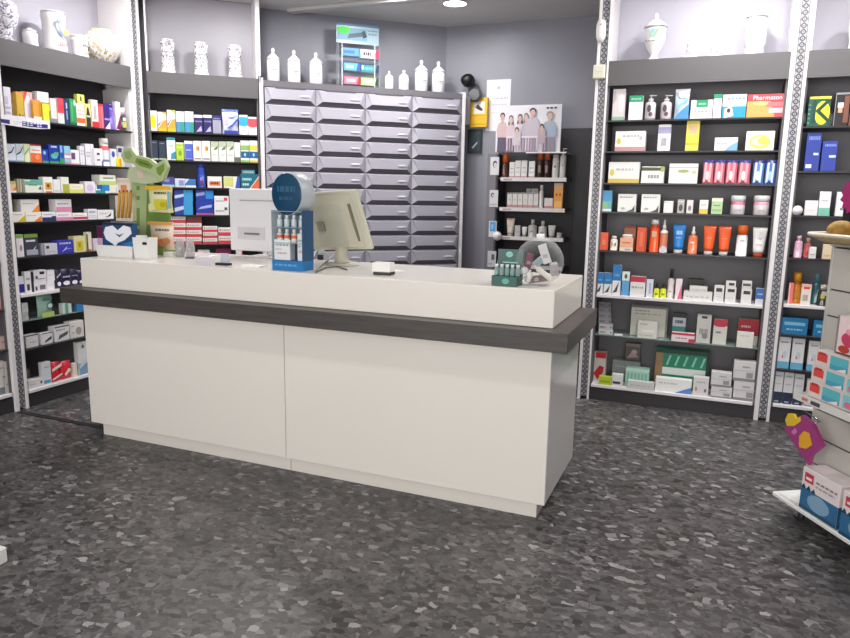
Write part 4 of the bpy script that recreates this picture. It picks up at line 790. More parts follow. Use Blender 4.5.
# ================================================================ FAR RIGHT BAY
kp = put_row(CO, SC, NC, DZ[0], 'top shelf of far right bay', [
 ('box', 808.4, 831, 96.5, '15564a', [R(.05,.92,1,1,'e6dc4a'), Ov(.66,.45,.34,.4,'e8e030'), *[R(.02,.1+.15*i,.12,.14+.15*i,'6a9c94') for i in range(5)]], 'green carton with yellow circle and letter K', {'text': ('K', 1.15, '123f38', .62, .46)}),
 ('box', 835.5, 850, 92.5, '1c1a1e', [R(0,0,.06,1,'8a888c'), R(0,.94,1,1,'8a888c'), R(.2,.55,.6,.7,'e8e4e4'), R(.25,.4,.55,.55,'d8a48c'), R(.65,.1,1,.9,'7a4a38')], 'black pictured display box', {}),
 ('box', 851, 866, 94, '7a4a38', [R(.1,.5,.8,.8,'d8b8a0')], 'brown carton at the picture edge', {}),
])
put_row(CO, SC, NC, DZ[1], 'second shelf of far right bay', [
 ('box', 806.6, 821.6, 133, '22399a', [L(.15,.82,.9,.92,'7c90d8'), R(.55,.42,.9,.48,'c8d4f4'), R(.1,.08,.5,.18,'dfe4f4')], 'tall royal blue carton', {}),
 ('box', 822.2, 837.6, 141, '243c9e', [L(.15,.82,.9,.9,'7c90d8'), R(.5,.45,.95,.53,'c8d4f4')], 'shorter royal blue carton', {}),
])
put_row(CO, SC, NC, DZ[2], 'third shelf of far right bay', [
 ('box', 804.6, 817.8, 200.5, 'f0ecee', [L(.2,.3,.8,.36,'d8d4d8')], 'plain white carton', {}),
 ('box', 819.4, 831, 191.5, 'ecedf0', [R(0,0,1,.33,'7cc0ac'), L(.2,.6,.8,.65,'b8bcc0')], 'white and mint carton', {}),
 ('box', 836.4, 848, 192, 'ecedf2', [R(.4,.25,.8,.35,'7a8490')], 'tall white carton by the pink starburst', {}),
])
put_row(CO, SC, NC, DZ[3], 'fourth shelf of far right bay', [
 ('bottle', 794.8, 803.4, 236, 'd4a8c0', [L(.2,.4,.8,.6,'e8d0dc')], 'lilac bottle', {'cap': 'dcb4c8', 'caph': .2, 'capw': .6}),
 ('bottle', 804, 812, 238, 'c46a6c', [Ov(.5,.3,.3,.2,'d42c44')], 'reddish bottle', {'cap': 'c89a88', 'caph': .25, 'capw': .6, 'gap': .08}),
 ('box', 808.6, 816, 247, 'ecebea', [L(.2,.3,.8,.4,'a0a0a0')], 'small white carton', {'gap': .015, 'd': .04}),
 ('box', 822.4, 832.6, 244.5, 'e4cfb0', [L(.2,.2,.8,.3,'c8b090')], 'small beige carton', {}),
])
put_row(CO, SC, NC, DZ[4], 'white middle shelf of far right bay', [
 ('box', 788.6, 793.6, 283, 'f07a7c', [R(0,0,.3,1,'f8c0bc')], 'narrow coral carton', {}),
 ('bottle', 793.2, 803, 272.5, 'e08a24', [R(.1,.2,.9,.6,'c88a2c')], 'orange bottle', {'cap': 'e8a028', 'caph': .28, 'capw': .9, 'bands': [(.85,1,'9a5c18')], 'gap': .07}),
 ('box', 801.2, 811.4, 284.5, 'efe4dc', [R(0,.84,1,1,'f0b0a4'), R(.2,.78,.8,.88,'d8402c'), L(.2,.2,.7,.5,'b8a494')], 'white carton with red heading', {'gap': .02}),
 ('bottle', 811.6, 823.6, 273.5, '2c5c64', [Pg([(.3,.1),(.7,.7),(.9,.3),(.5,.05)],'b8dce4')], 'teal mouthwash bottle', {'cap': '5a8c94', 'caph': .28, 'capw': .5, 'gap': .07}),
 ('bottle', 818, 829.6, 285.5, '2a2a2a', [R(.1,.5,.7,.8,'c8c43c'), R(.2,.7,.9,.95,'b8b4a8')], 'small black bottle with yellow label', {'cap': 'b8b0a0', 'caph': .25, 'capw': .6, 'gap': .0}),
])
TQ = [R(.1,.55,.9,.75,'7cc0e0'), L(.2,.25,.8,.35,'8fc8e4')]
put_row(CO, SC, NC, DZ[5], 'sixth shelf of far right bay', [
 ('box', 781.4, 808, 318, '1c78ac', TQ, 'wide turquoise carton', {}), ('box', 813, 838, 321, '1c78ac', TQ, 'wide turquoise carton', {})])
WB = [R(0,0,1,.22,'6ab4d8'), Ov(.55,.45,.2,.12,'c8d8e4'), L(.2,.82,.8,.86,'8a8e94'), Ov(.4,.38,.06,.05,'d86a6c')]
put_row(CO, SC, NC, DZ[6], 'seventh shelf of far right bay', [
 ('box', 778.6, 791, 337, 'e8e8ec', WB, 'white carton with sky blue foot', {}), ('box', 792.4, 805, 338.5, 'e8e8ec', WB, 'white carton with sky blue foot', {}), ('box', 808.6, 820, 341, 'e8e8ec', WB, 'white carton with sky blue foot', {})])
WN = [R(0,0,1,.36,'26304c'), R(.25,.04,.7,.08,'a8b0c8'), L(.15,.85,.85,.89,'9a9ea8'), L(.15,.6,.8,.64,'c4c6cc')]
put_row(CO, SC, NC, DZ[7], 'bottom shelf of far right bay', [
 ('box', 773.8, 783.6, 371.5, 'e4e4e8', WN, 'white carton with navy foot', {}), ('box', 784, 794, 372.5, 'e4e4e8', WN, 'white carton with navy foot', {}), ('box', 794.4, 804.4, 374, 'e4e4e8', WN, 'white carton with navy foot', {}),
 ('box', 806.6, 816.6, 379, 'e0e0e4', [L(.15,.85,.85,.89,'9a9ea8'), L(.2,.4,.8,.46,'b8bac0'), R(0,0,1,.06,'8a90a0')], 'plain white carton', {})])
# ================================================================ NICHE DISPLAY ON THE BACK WALL
NBp = 6.3
mb = MB(); mb.box(-1.985, -1.03, BW-.02, BW-.001, 0, 2.10, M('3c3b40', .5)); o = mb.build('wall_shade_sheet'); tag(o, 'dark sheet standing in for wall shade behind the poster shelves', 'panel')  # dark sheet: shade of the unlit wall put into its colour
t = thing('display_shelf_unit', 'narrow dark display shelving with white shelf edges under the poster', 'shelving', T3(-1.9, NBp, 0))
mb = MB(); mb.box(0, .65, .27, .28, 0, 1.86, M('29262b', .5)); mb.build('back_panel', t)
mb = MB(); mb.box(-.012, 0, .01, .28, 0, 1.86, M('38363b', .5)); mb.build('side_panel', t)
NZ = [1.648, 1.379, 1.118, .86]
for z in NZ:
    mb = MB(); mb.box(.001, .63, .0, .268, z-.012, z, M('4a3a3e', .4)); mb.box(.03, .632, -.012, -.001, z-.03, z+.004, M('d8d4d4', .4)); mb.box(.06, .14, -.0135, -.0121, z-.022, z-.006, M('b0a4a8')); mb.build('shelf', t)
mb = MB(); mb.box(-2.0, -1.915, 6.29, 6.31, 0, 1.86, M('77757c', .45)); o = mb.build('grey_side_board'); tag(o, 'narrow grey board with small sheets left of the poster shelves', 'board')
def sheet(u0, v0, u1, v1, b, col, ds, nm, lab, cat, th=.003, off=0):
    P = (0, b, 0); n = (0, 1, 0); a = hit(u0, (v0+v1)/2, P, n); c = hit(u1, (v0+v1)/2, P, n); t_ = hit((u0+u1)/2, v0, P, n).z; bo_ = hit((u0+u1)/2, v1, P, n).z
    mb = MB(); w = c.x-a.x; mb.box(-w/2, w/2, 0, th, 0, t_-bo_, M(col, .4)); decals(mb, ds, -w/2, w, 0, t_-bo_, -.0003)
    o = mb.build(nm); o.matrix_world = T3((a.x+c.x)/2, b, bo_); tag(o, lab, cat); return o, w, t_-bo_
sheet(490.2, 157, 499, 175, 6.2868, 'd4d4d8', [Ov(.55,.6,.25,.2,'3a3a40'), Ov(.6,.55,.2,.14,'c8c8cc')], 'small_sheet', 'small white sheet with dark oval, topmost on the grey board', 'sheet')
sheet(489.5, 190, 498, 207, 6.2868, 'd4d4d8', [Ov(.35,.7,.2,.14,'3a3a40'), Ov(.4,.68,.12,.08,'d4d4d8'), L(.1,.1,.9,.2,'b0a8b8')], 'small_sheet', 'small white sheet with dark ring, second on the grey board', 'sheet')
sheet(488.8, 221, 496.5, 237, 6.2868, 'd8dce2', [R(.15,.35,.9,.95,'5a9ad8'), R(.3,.5,.6,.8,'8ac0ec')], 'small_sheet', 'small blue picture sheet on the grey board', 'sheet')
sheet(487.5, 251, 496, 267, 6.2868, 'd0d0d4', [R(.45,.45,.8,.8,'5a5a60'), L(.1,.15,.6,.25,'a8a8ac')], 'small_sheet', 'small white sheet with grey square, lowest on the grey board', 'sheet')
wc = [L(.2,.55,.8,.62,'a4a0a8'), L(.2,.3,.8,.36,'b8b4bc'), R(0,0,1,.1,'c08a90')]
AB = dict(cap='b4582c', caph=.3, capw=.92, bands=[(.0,1,'3a2420')])
NO = (0, NBp, 0)
put_row(NO, SC, NC, NZ[0], 'top shelf under the poster', [
 ('bottle', 501, 508, 153, '4a2a1c', [R(.2,.2,.7,.5,'8a6a5c')], 'brown bottle with bright orange cap', {'cap': 'e0642c', 'caph': .38, 'capw': .8}),
 ('box', 509.3, 514.6, 162, 'e0dede', wc, 'small white carton', {}), ('box', 515, 520.8, 160.5, 'e0dede', wc, 'small white carton', {}), ('box', 521.2, 527, 160.5, 'e0dede', wc, 'small white carton', {}), ('box', 528.6, 534.8, 161, 'e4e2e0', wc, 'small white carton', {}),
 ('bottle', 536.6, 543, 152, '3c2420', [R(.2,.3,.8,.7,'8a7a74')], 'brown bottle with copper cap', AB), ('bottle', 543.6, 550, 152, '3c2420', [R(.2,.3,.8,.7,'8a7a74')], 'brown bottle with copper cap', AB),
 ('bottle', 551.8, 558.6, 154.5, 'd0ccc8', [R(.3,.5,.7,.6,'5a5858')], 'tall pale bottle with flat cap', {'cap': 'b8b4b0', 'caph': .12, 'capw': .95}),
 ('bottle', 559.6, 566, 148, 'cfcdcb', [L(.3,.5,.7,.56,'8a8886')], 'tall pale pump bottle', {'kind': 'pump', 'cap': 'd8d6d4', 'caph': .2}),
], gap=.012)
W6 = [R(0,.9,1,1,'8a888a'), R(0,0,1,.2,'b88a8c'), L(.25,.5,.8,.56,'b4b0b0')]
put_row(NO, SC, NC, NZ[1], 'second shelf under the poster',
 [('box', 507+i*5.25, 512+i*5.25, 192.5, 'cfccca', W6, 'tall white carton', {}) for i in range(6)]+[
 ('box', 526, 530.6, 188.5, 'b4b2b4', [], 'grey-white carton at the back', {'gap': .15}), ('box', 531, 538, 188.5, 'b8b6b8', [], 'grey-white carton at the back', {'gap': .15}),
 ('bottle', 538.8, 543.4, 185, 'bcb8b6', [], 'slim pale bottle', {'cap': 'c8c4c2', 'caph': .2, 'capw': .7}),
 ('box', 544, 552.6, 198, 'cfc8c8', [R(0,0,1,.25,'b87c80')], 'low white carton with pink foot', {}),
 ('box', 554, 563, 183, 'd8923c', [R(0,.8,1,1,'b8a080'), Ov(.3,.55,.12,.06,'a8482c'), Ov(.7,.55,.12,.06,'a8482c'), R(.1,.05,.9,.3,'e8b060')], 'tall orange carton', {}),
], gap=.012)
put_row(NO, SC, NC, NZ[2], 'third shelf under the poster', [
 ('tube', 505.6, 514, 218.5, 'd8c8bc', [L(.2,.5,.8,.55,'a8948c'), R(0,.9,1,1,'c89a7c')], 'tall pale tube', {'cap': 'cfc6c0'}),
 ('box', 514.4, 520, 225.5, 'bcb8b8', [L(.2,.4,.8,.46,'94908e')], 'small grey carton', {}), ('tube', 521, 526.6, 227, 'c8c6c6', [], 'short grey tube', {'cap': 'b0aeae'}),
 ('bottle', 527.2, 536, 219.5, 'aaa9a8', [L(.2,.4,.8,.5,'84807e')], 'grey bottle with narrow cap', {'cap': 'b4b2b2', 'caph': .3, 'capw': .4}),
 ('bottle', 537.6, 546, 221, 'b4b3b2', [L(.2,.4,.8,.5,'84807e')], 'pale grey bottle with narrow cap', {'cap': 'c0bebe', 'caph': .3, 'capw': .4}),
 ('tube', 547.2, 555, 225.5, 'bab9b8', [L(.2,.5,.8,.55,'94908e')], 'grey tube', {'cap': 'a8a6a6'}),
 ('jar', 555.8, 561.4, 233, 'bcbab8', [], 'small grey jar', {'cap': 'c4c2c0'}),
], gap=.012)
# poster
o, pw, ph = sheet(496, 104.3, 561, 151.5, 6.255, 'e2e0e8', [], 'poster', 'poster of eight standing and crouching people behind a pale fence', 'poster', .012)
def person(mb, x, zt, w, skin, hair, top, low, zb=.0, hairlen=.0):
    hd = .055; ds = []; w *= 1.22
    if hairlen: ds.append(Ov(x, zt-.1-hairlen/2, w*.42, .08+hairlen/2, hair))
    ds += [Pg([(x-w*.62, zb+.3), (x-w*.72, zt-.35), (x-w*.5, zt-.2), (x-w*.15, zt-.165), (x+w*.15, zt-.165), (x+w*.5, zt-.2), (x+w*.72, zt-.35), (x+w*.62, zb+.3)], top),
           Pg([(x-w*.6, zb), (x-w*.55, zb+.32), (x+w*.55, zb+.32), (x+w*.6, zb)], low), R(x-w*.14, zt-.2, x+w*.14, zt-.1, skin),
           Ov(x, zt-.035, w*.33, .07, hair), Ov(x, zt-.075, w*.27, .075, skin)]
    return ds
mb = MB(); D = []
for a in ((.10, .82, .10, 'c8a49c', '2c2628', 'cfb4b4', '5a5468', .0, 0), (.235, .76, .09, 'd0b4ac', '6a5c60', 'd4c0c8', '8a7684', 0, .2), (.375, .78, .09, 'd0b0a8', '4a4044', 'd8d4dc', 'cfc8d0', 0, .22),
          (.47, .80, .085, 'd0b4ac', '7a6c70', 'bcb4c0', 'b0a8b4', 0, .16), (.57, .90, .13, 'cfb0a8', '3a3438', 'c4bac6', 'a8a0b0', 0, 0), (.83, .82, .13, 'cdb0a4', '9a8a80', 'a0b0c4', '8c8494', 0, 0)):
    D += person(mb, *a)
D += [R(.18, .30, .8, .34, 'e6dde6')]
for i in range(15): D.append(R(.18+.042*i, .03, .2+.042*i, .31, ('dccbd8', 'c9b4c8', 'b9a4bc', 'e4d8e2')[i % 4]))
for a in ((.34, .50, .075, 'd0b0a8', '302a2c', 'd8ccd4', 'cfc4cc', .14, 0), (.72, .56, .075, 'd0b0a8', '38302f', 'c8b8c4', 'b8a4b0', .18, 0)):
    D += person(mb, *a)
D += [L(.78, .9, .95, .935, '2a2830')]
decals(mb, D, -pw/2, pw, 0, ph, -.0008); k = mb.build('printed_figures', o)
o.location.z = 1.8723
mb = MB(); mb.box(-1.63, -1.27, NBp-.06, NBp+.27, 1.862, 1.872, WHITE); o = mb.build('display_top_shelf'); tag(o, 'thin white ledge that carries the poster', 'shelf')

# ================================================================ BACK WALL ITEMS
sheet(486.3, 79.5, 510.3, 131, BW-.004, 'e6e7ee', [L(.3,.62,.9,.65,'c4c5d0'), L(.25,.5,.85,.53,'c8c9d4'), Ov(.5,.84,.06,.03,'b8bac4'), L(.2,.35,.7,.37,'d0d1da')], 'notice_sheet', 'white paper notice taped to the grey wall above the poster', 'notice', .002)
o, w, h = sheet(470.2, 97.5, 487, 127, BW-.06, 'e8b820', [R(.2,.45,.86,.86,'e6e0d8'), Pg([(.3,.66),(.45,.78),(.6,.68),(.75,.6),(.7,.54),(.5,.58)],'2a2222'), R(.05,.08,.95,.12,'c89a10'), R(0,.38,1,.4,'c89a10')], 'yellow_wall_box', 'yellow wall box with a small dark emblem above the black frame', 'box', .055)
o, w, h = sheet(467.6, 129.3, 481.6, 153.5, BW-.02, '1e2a30', [R(.1,.1,.9,.92,'2c3c44'), Pg([(.3,.25),(.7,.5),(.7,.42),(.4,.2)],'c8d0d4'), Pg([(.4,.7),(.8,.9),(.8,.85)],'4a5a64')], 'black_framed_sign', 'small black framed sign under the yellow box', 'sign', .018)
p = hit(466, 90, (0, BW, 0), (0, 1, 0))
t = thing('wall_camera', 'black round security camera on a silver wall bracket', 'camera', T3(p.x+.085, BW-.002, p.z))
mb = MB(); mb.lathe([(.055, 0), (.055, .02), (.03, .03)], M('77787c', .3, .6), 18, Matrix.Rotation(PI/2, 4, 'X')); mb.lathe([(.05,-.03),(.068,.0),(.05,.03)], M('6a6c6e', .3, .5), 18, Matrix.Translation((.04,-.09,-.06))@Matrix.Rotation(PI/2, 4, 'X')); mb.build('bracket', t)
mb = MB(); mb.tube([(0, -.03, 0), (.02, -.06, -.03), (.04, -.08, -.05)], .018, M('8c8e90', .3, .5)); mb.build('arm', t)
mb = MB(); mb.lathe([(0,-.065),(.035,-.055),(.06,-.025),(.068,0),(.06,.03),(.03,.055),(0,.06)], BLACK, 20, Matrix.Translation((-.03,-.11,.07))); mb.build('camera_ball', t)
# grey bracket shelf at the drawer cabinet's right side
mb = MB(); mb.box(.078, .15, .05, .2, 2.14, 2.40, M('8d8b92', .4), ch=.004); o = mb.build('grey_side_box'); o.matrix_world = TD(0); tag(o, 'grey box on the right flank of the drawer cabinet', 'box')
def orb(u, v, b, r, lab, sr=0):
    p = hit(u, v, (0, b, 0), (0, 1, 0)); t = thing('white_globe', lab, 'globe', T3(p.x, b, p.z))
    mb = MB(); mb.lathe([(0,-r),(r*.5,-r*.87),(r*.87,-r*.5),(r,0),(r*.87,r*.5),(r*.5,r*.87),(0,r)], M('eeeaee', .3), 20); mb.build('globe', t)
    mb = MB(); mb.tube([(0, r*.8, 0), (0, r+.03, 0)], r*.25, M('b8b6ba', .3)); mb.build('stem', t)
orb(497.2, 236, 6.235, .042, 'white globe at the left end of the poster shelves')
orb(797.5, 210.5, 5.11, .031, 'white globe beside the column at the far right bay')

# sensors on the column
def colthing(u0, v0, u1, v1, nm, lab, col, rnd):
    P = (0, CB-.0042, 0); n = (0, 1, 0); a = hit(u0, (v0+v1)/2, P, n); c = hit(u1, (v0+v1)/2, P, n); zt = hit((u0+u1)/2, v0, P, n).z; zb = hit((u0+u1)/2, v1, P, n).z
    t = thing(nm, lab, 'sensor', T3((a.x+c.x)/2, CB-.0042, (zt+zb)/2)); w = c.x-a.x; h = zt-zb
    mb = MB()
    if rnd: mb.lathe([(0,-h/2),(w*.3,-h*.46),(w*.48,-h*.25),(w*.5,0),(w*.48,h*.3),(w*.35,h*.46),(0,h/2)], M(col, .35), 18, Matrix.Translation((0, -.02, 0)), sy=.7)
    else: mb.box(-w/2, w/2, -.04, 0, -h/2, h/2, M(col, .4), ch=.006)
    mb.build('housing', t); k = MB()
    if rnd: k.lathe([(0,-.004),(.006,0),(0,.004)], BLACK, 10, Matrix.Translation((0, -.02-w*.36, h*.25))); k.build('lens', t)
    else: k.box(-w*.3, w*.3, -.0425, -.0402, -h*.02, h*.02, M('c8c8b8')); k.build('slot', t)
colthing(596.6, 20, 606.4, 43, 'motion_sensor', 'rounded white motion sensor high on the column', 'ecebea', True)
colthing(593.8, 65.5, 605.6, 79.5, 'alarm_box', 'small beige alarm box on the column below the motion sensor', 'dad7c6', False)

# ================================================================ JARS
def lathe_thing(nm, lab, T, prof, mat_, cat, lid=None, lidmat=None, n=24, grp=None, extra=None, bands=None, lidn='lid'):
    t = thing(nm, lab, cat, T, grp)
    mb = MB(); mb.lathe(prof, mat_, n, bands=bands)
    b = mb.build('body', t)
    if lid: mb = MB(); mb.lathe(lid, lidmat or mat_, n); mb.build(lidn, t)
    return t, b
PORC = M('f3f1f3', .22)
def lid_prof(r, z0, h): return [(r*.97, z0), (r*1.03, z0+h*.05), (r*.95, z0+h*.14), (r*.55, z0+h*.38), (r*.24, z0+h*.52), (r*.18, z0+h*.6), (r*.28, z0+h*.72), (r*.28, z0+h*.86), (r*.15, z0+h*.97), (0, z0+h)]
def white_jar(u, vt, vb, wpx, lab, s_plane, back=.12):
    P = PDR-ND*back; p = hit(u, vb, P, ND); q = hit(u, vt, P, ND); h = q.z-2.4135; w = (hit(u+wpx/2, vb, P, ND)-hit(u-wpx/2, vb, P, ND)).length; r = w/2
    T = Matrix.Translation((p.x, p.y, 2.4138))@Matrix.Rotation(AD, 4, 'Z'); hb = h*.66
    t, b = lathe_thing('apothecary_jar', lab, T, [(r*.9, 0), (r, .004), (r, hb*.93), (r*.9, hb*.985), (r*.86, hb)], PORC, 'jar', lid_prof(r, hb+.001, h-hb), grp='white apothecary jars on the drawer cabinet')
    mb = MB(); decals(mb, [L(.15,.5,.9,.56,'8c8a92'), L(.3,.4,.8,.45,'9c9aa2')], -r*.6, r*1.2, 0, hb, -r*1.003); mb.build('printed_name', t)
white_jar(273.5, 48, 81, 12.5, 'tall white apothecary jar, leftmost on the drawer cabinet', 0)
white_jar(294.2, 50, 83, 12.5, 'tall white apothecary jar, second from the left on the cabinet', 0)
white_jar(316, 52.5, 85, 12.5, 'tall white apothecary jar just left of the toothpaste rack', 0)
white_jar(389, 71, 88.5, 8, 'short white apothecary jar just right of the toothpaste rack', 0)
white_jar(403.6, 70, 89.5, 9.5, 'short white apothecary jar, second right of the rack', 0)
white_jar(421, 60, 91, 12, 'tall white apothecary jar, second from the cabinet right end', 0)
white_jar(438, 61.5, 92, 12, 'tall white apothecary jar at the cabinet right end', 0)
MJ = majolica('3a3850', sc=24, thr=.45); MJ2 = majolica('4a4580', sc=22, thr=.46)
def jarB(u, vt, vb, wpx, lab):
    P = BO-ND*.12; p = hit(u, vb, P, ND); h = hit(u, vt, P, ND).z-2.4135; r = (hit(u+wpx/2, vb, P, ND)-hit(u-wpx/2, vb, P, ND)).length/2
    T = Matrix.Translation((p.x, p.y, 2.4138))@Matrix.Rotation(AD, 4, 'Z')
    t, b = lathe_thing('painted_albarello', lab, T, [(r*.8, 0), (r, .006), (r, h*.1), (r*.9, h*.2), (r*.87, h*.5), (r*.9, h*.78), (r*.98, h*.88), (r*.96, h*.92), (r*.78, h*.95), (r*.78, h*.975)], MJ, 'jar', [(r*.8, h*.976), (r*.82, h*.99), (r*.6, h), (0, h*1.002)], PORC, grp='painted jars on the middle bay', bands=[(0, h*.08, PORC)])
jarB(168.5, 39.5, 72.5, 15, 'blue-painted white jar, leftmost on the middle bay')
jarB(201.5, 42.5, 74.5, 15, 'blue-painted white jar, central on the middle bay')
jarB(235.5, 45.5, 77, 14.5, 'blue-painted white jar, rightmost on the middle bay')
def placeA(u, vb, back=.1): return hit(u, vb, (-4.26-back, 0, 0), (1, 0, 0))
def szA(u, vt, vb, wpx, back=.1):
    P = (-4.26-back, 0, 0); n = (1, 0, 0); return hit(u, vt, P, n).z-2.4135, (hit(u+wpx/2, vb, P, n)-hit(u-wpx/2, vb, P, n)).length/2, hit(u, vb, P, n)
h, r, p = szA(4, -8, 42, 27)
lathe_thing('painted_ewer', 'large blue-painted white vase at the left edge', T3(p.x, p.y, 2.4138), [(r*.55, 0), (r*.6, .012), (r*.45, h*.12), (r*.85, h*.35), (r, h*.55), (r*.92, h*.75), (r*.5, h*.9), (r*.42, h*.96), (r*.5, h)], MJ2, 'vase')
h, r, p = szA(31, 28.5, 49.5, 12.5)
lathe_thing('white_jar', 'small plain white lidded jar, second on the left bay', T3(p.x, p.y, 2.4138), [(r*.9, 0), (r, .01), (r*.93, h*.45), (r*.98, h*.72), (r*.8, h*.8)], PORC, 'jar', [(r*.85, h*.801), (r*.85, h*.87), (r*.4, h*.93), (r*.25, h)], PORC)
h, r, p = szA(55.5, 12.5, 54.5, 19.5)
t, b = lathe_thing('painted_albarello', 'tall white jar with blue and orange ribbon painting on the left bay', T3(p.x, p.y, 2.4138, PI/2), [(r*.9, 0), (r, .01), (r*.98, h*.1), (r*.9, h*.25), (r*.9, h*.75), (r*.98, h*.9), (r*.85, h*.95), (r*.85, h*.96)], PORC, 'jar', [(r*.95, h*.961), (r*.95, h*.985), (0, h)], PORC)
mb = MB(); decals(mb, [Pg([(.1,.75),(.3,.45),(.7,.3),(.7,.36),(.35,.55),(.2,.78)],'6a86c0'), Pg([(.5,.42),(.95,.42),(.95,.55),(.6,.55)],'eab06a'), L(.2,.72,.8,.8,'9aa0a8'), L(.2,.16,.8,.24,'c48a8c')], -r*.7, r*1.4, 0, h, -r*1.02); mb.build('painted_ribbon', t)
h, r, p = szA(80.2, 35.5, 58.5, 14)
t, b = lathe_thing('white_jar', 'small white jar with grey lettering, fourth on the left bay', T3(p.x, p.y, 2.4138, PI/2), [(r*.85, 0), (r*.95, .01), (r*.85, h*.3), (r*.9, h*.7), (r, h*.82), (r*.8, h*.88)], PORC, 'jar', [(r*.9, h*.881), (r*.9, h*.95), (0, h)], PORC)
mb = MB(); decals(mb, [L(.2,.5,.9,.6,'8a8c8e'), L(.3,.2,.8,.3,'9a9c9e')], -r*.7, r*1.4, 0, h, -r*1.0); mb.build('printed_name', t)
h, r, p = szA(102.5, 30.5, 64, 29)
t, b = lathe_thing('round_vase', 'round white vase with yellow painting on the left bay', T3(p.x, p.y, 2.4138, PI/2), [(r*.5, 0), (r*.55, .008), (r*.85, h*.25), (r, h*.52), (r*.93, h*.75), (r*.6, h*.92), (r*.5, h*.95), (r*.52, h)], majolica('b8963a', sc=17, thr=.48), 'vase')
def szC(u, vt, vb, wpx, back=.12):
    P = (0, CB+back, 0); n = (0, 1, 0); return hit(u, vt, P, n).z-2.4135, (hit(u+wpx/2, vb, P, n)-hit(u-wpx/2, vb, P, n)).length/2, hit(u, vb, P, n)
h, r, p = szC(653.5, 13, 58.5, 23)
t, b = lathe_thing('pedestal_urn', 'white pedestal urn with green painted flower on the right bay', T3(p.x, p.y, 2.4138), [(r*.62, 0), (r*.6, h*.03), (r*.3, h*.1), (r*.32, h*.14), (r*.7, h*.28), (r*.82, h*.36), (r*.9, h*.4), (r*.93, h*.66), (r*.9, h*.7)], PORC, 'urn', [(r*1.0, h*.701), (r*1.02, h*.72), (r*.7, h*.79), (r*.3, h*.86), (r*.14, h*.88), (r*.2, h*.92), (r*.1, h*.98), (0, h)], PORC)
mb = MB(); decals(mb, [Ov(.5,.55,.16,.08,'9cc4b0'), Ov(.4,.6,.1,.05,'86b0c8'), Ov(.62,.58,.08,.06,'b0cf9a'), Pg([(.4,.45),(.7,.62),(.66,.64)],'5a9a80'), L(.1,.385,.9,.4,'3a3a3c')], -r*.9, r*1.8, 0, h, -r*.96); mb.build('painted_flower', t)
mb = MB(); mb.lathe([(r*.93, h*.668), (r*.935, h*.69)], M('a8a49c'), 24); mb.build('rim_line', t)
def figurine(u, vt, vb, wpx, lab):
    h, r, p = szC(u, vt, vb, wpx); t = thing('porcelain_figurine', lab, 'figurine', T3(p.x, p.y, 2.4138), 'porcelain figurines on the right bay')
    mb = MB(); mb.box(-r*1.1, r*1.1, -r*.8, r*.8, 0, h*.16, PORC, ch=.004); mb.build('base', t)
    mb = MB(); mb.lathe([(r*.7, h*.161), (r*.85, h*.35), (r*.6, h*.55), (r*.75, h*.7), (r*.4, h*.78)], majolica('8a88b0', sc=34, thr=.56), 16); mb.lathe([(r*.15, h*.76), (r*.42, h*.84), (r*.4, h*.94), (0, h)], PORC, 14); mb.build('figure', t)
figurine(690.6, 36, 55.5, 12, 'small white figurine, left of two between urn and jar')
figurine(715.4, 34.5, 53.8, 12, 'small white figurine, right of two between urn and jar')
h, r, p = szC(754.2, 6, 52, 22)
t, b = lathe_thing('painted_albarello', 'white lidded jar with grey painted branch beside the column', T3(p.x, p.y, 2.4138), [(r*.85, 0), (r*.88, h*.1), (r*.8, h*.17), (r*.98, h*.24), (r, h*.5), (r*.98, h*.72), (r*.8, h*.77)], PORC, 'jar', [(r*1.0, h*.771), (r*.98, h*.8), (r*.5, h*.86), (r*.2, h*.9), (r*.28, h*.95), (0, h)], PORC)
mb = MB(); decals(mb, [Pg([(.25,.55),(.5,.62),(.55,.72),(.75,.6),(.6,.45),(.4,.48)],'a0a498'), Pg([(.7,.4),(.95,.6),(.9,.62)],'8a8e84'), Ov(.2,.56,.06,.03,'9a9c94'), R(.1,.2,.9,.215,'b8b4ac')], -r*.9, r*1.8, 0, h, -r*1.01); mb.build('painted_branch', t)
h, r, p = szC(857, 6, 49, 22)
lathe_thing('painted_albarello', 'white jar mostly beyond the right picture edge', T3(p.x, p.y, 2.4138), [(r*.85, 0), (r*.88, h*.1), (r*.8, h*.17), (r, h*.5), (r*.98, h*.72), (r*.8, h*.77)], PORC, 'jar', [(r*1.0, h*.771), (r*.98, h*.8), (r*.2, h*.9), (0, h)], PORC)

# ================================================================ TOOTHPASTE RACK ON THE CABINET
P = PDR-ND*.14
def sD(u, v): p = hit(u, v, P, ND); return (p-P).dot(ED), p.z
s0, _ = sD(337.5, 88); s1, _ = sD(378.5, 90); ztop = sD(355, 24)[1]; zh = sD(355, 44)[1]
Trk = Matrix.Translation((P+ED*s0).to_tuple()[:2]+(2.4138,))@Matrix.Rotation(AD, 4, 'Z'); rw = s1-s0; z0 = 2.4138
t = thing('acrylic_rack', 'clear acrylic rack of toothpaste boxes on the drawer cabinet', 'rack', Trk)
AC = glass('dfe6ee', .14, 'acrylic', .3)
for X, Y, w_, m_ in ((0, -.035, .095, AC), (rw-.006, -.035, .095, AC), (.03, -.041, .005, M('dcdce4', .3)), (rw-.05, -.041, .005, M('dcdce4', .3))): mb = MB(); mb.box(X, X+.006, Y, Y+w_, 0, zh-z0, m_); mb.build('upright', t)
mb = MB(); mb.box(.0065, rw-.0065, .055, .058, 0, zh-z0, glass('eef2f6', .03, 'acrylic_back', .1)); mb.build('back_panel', t)
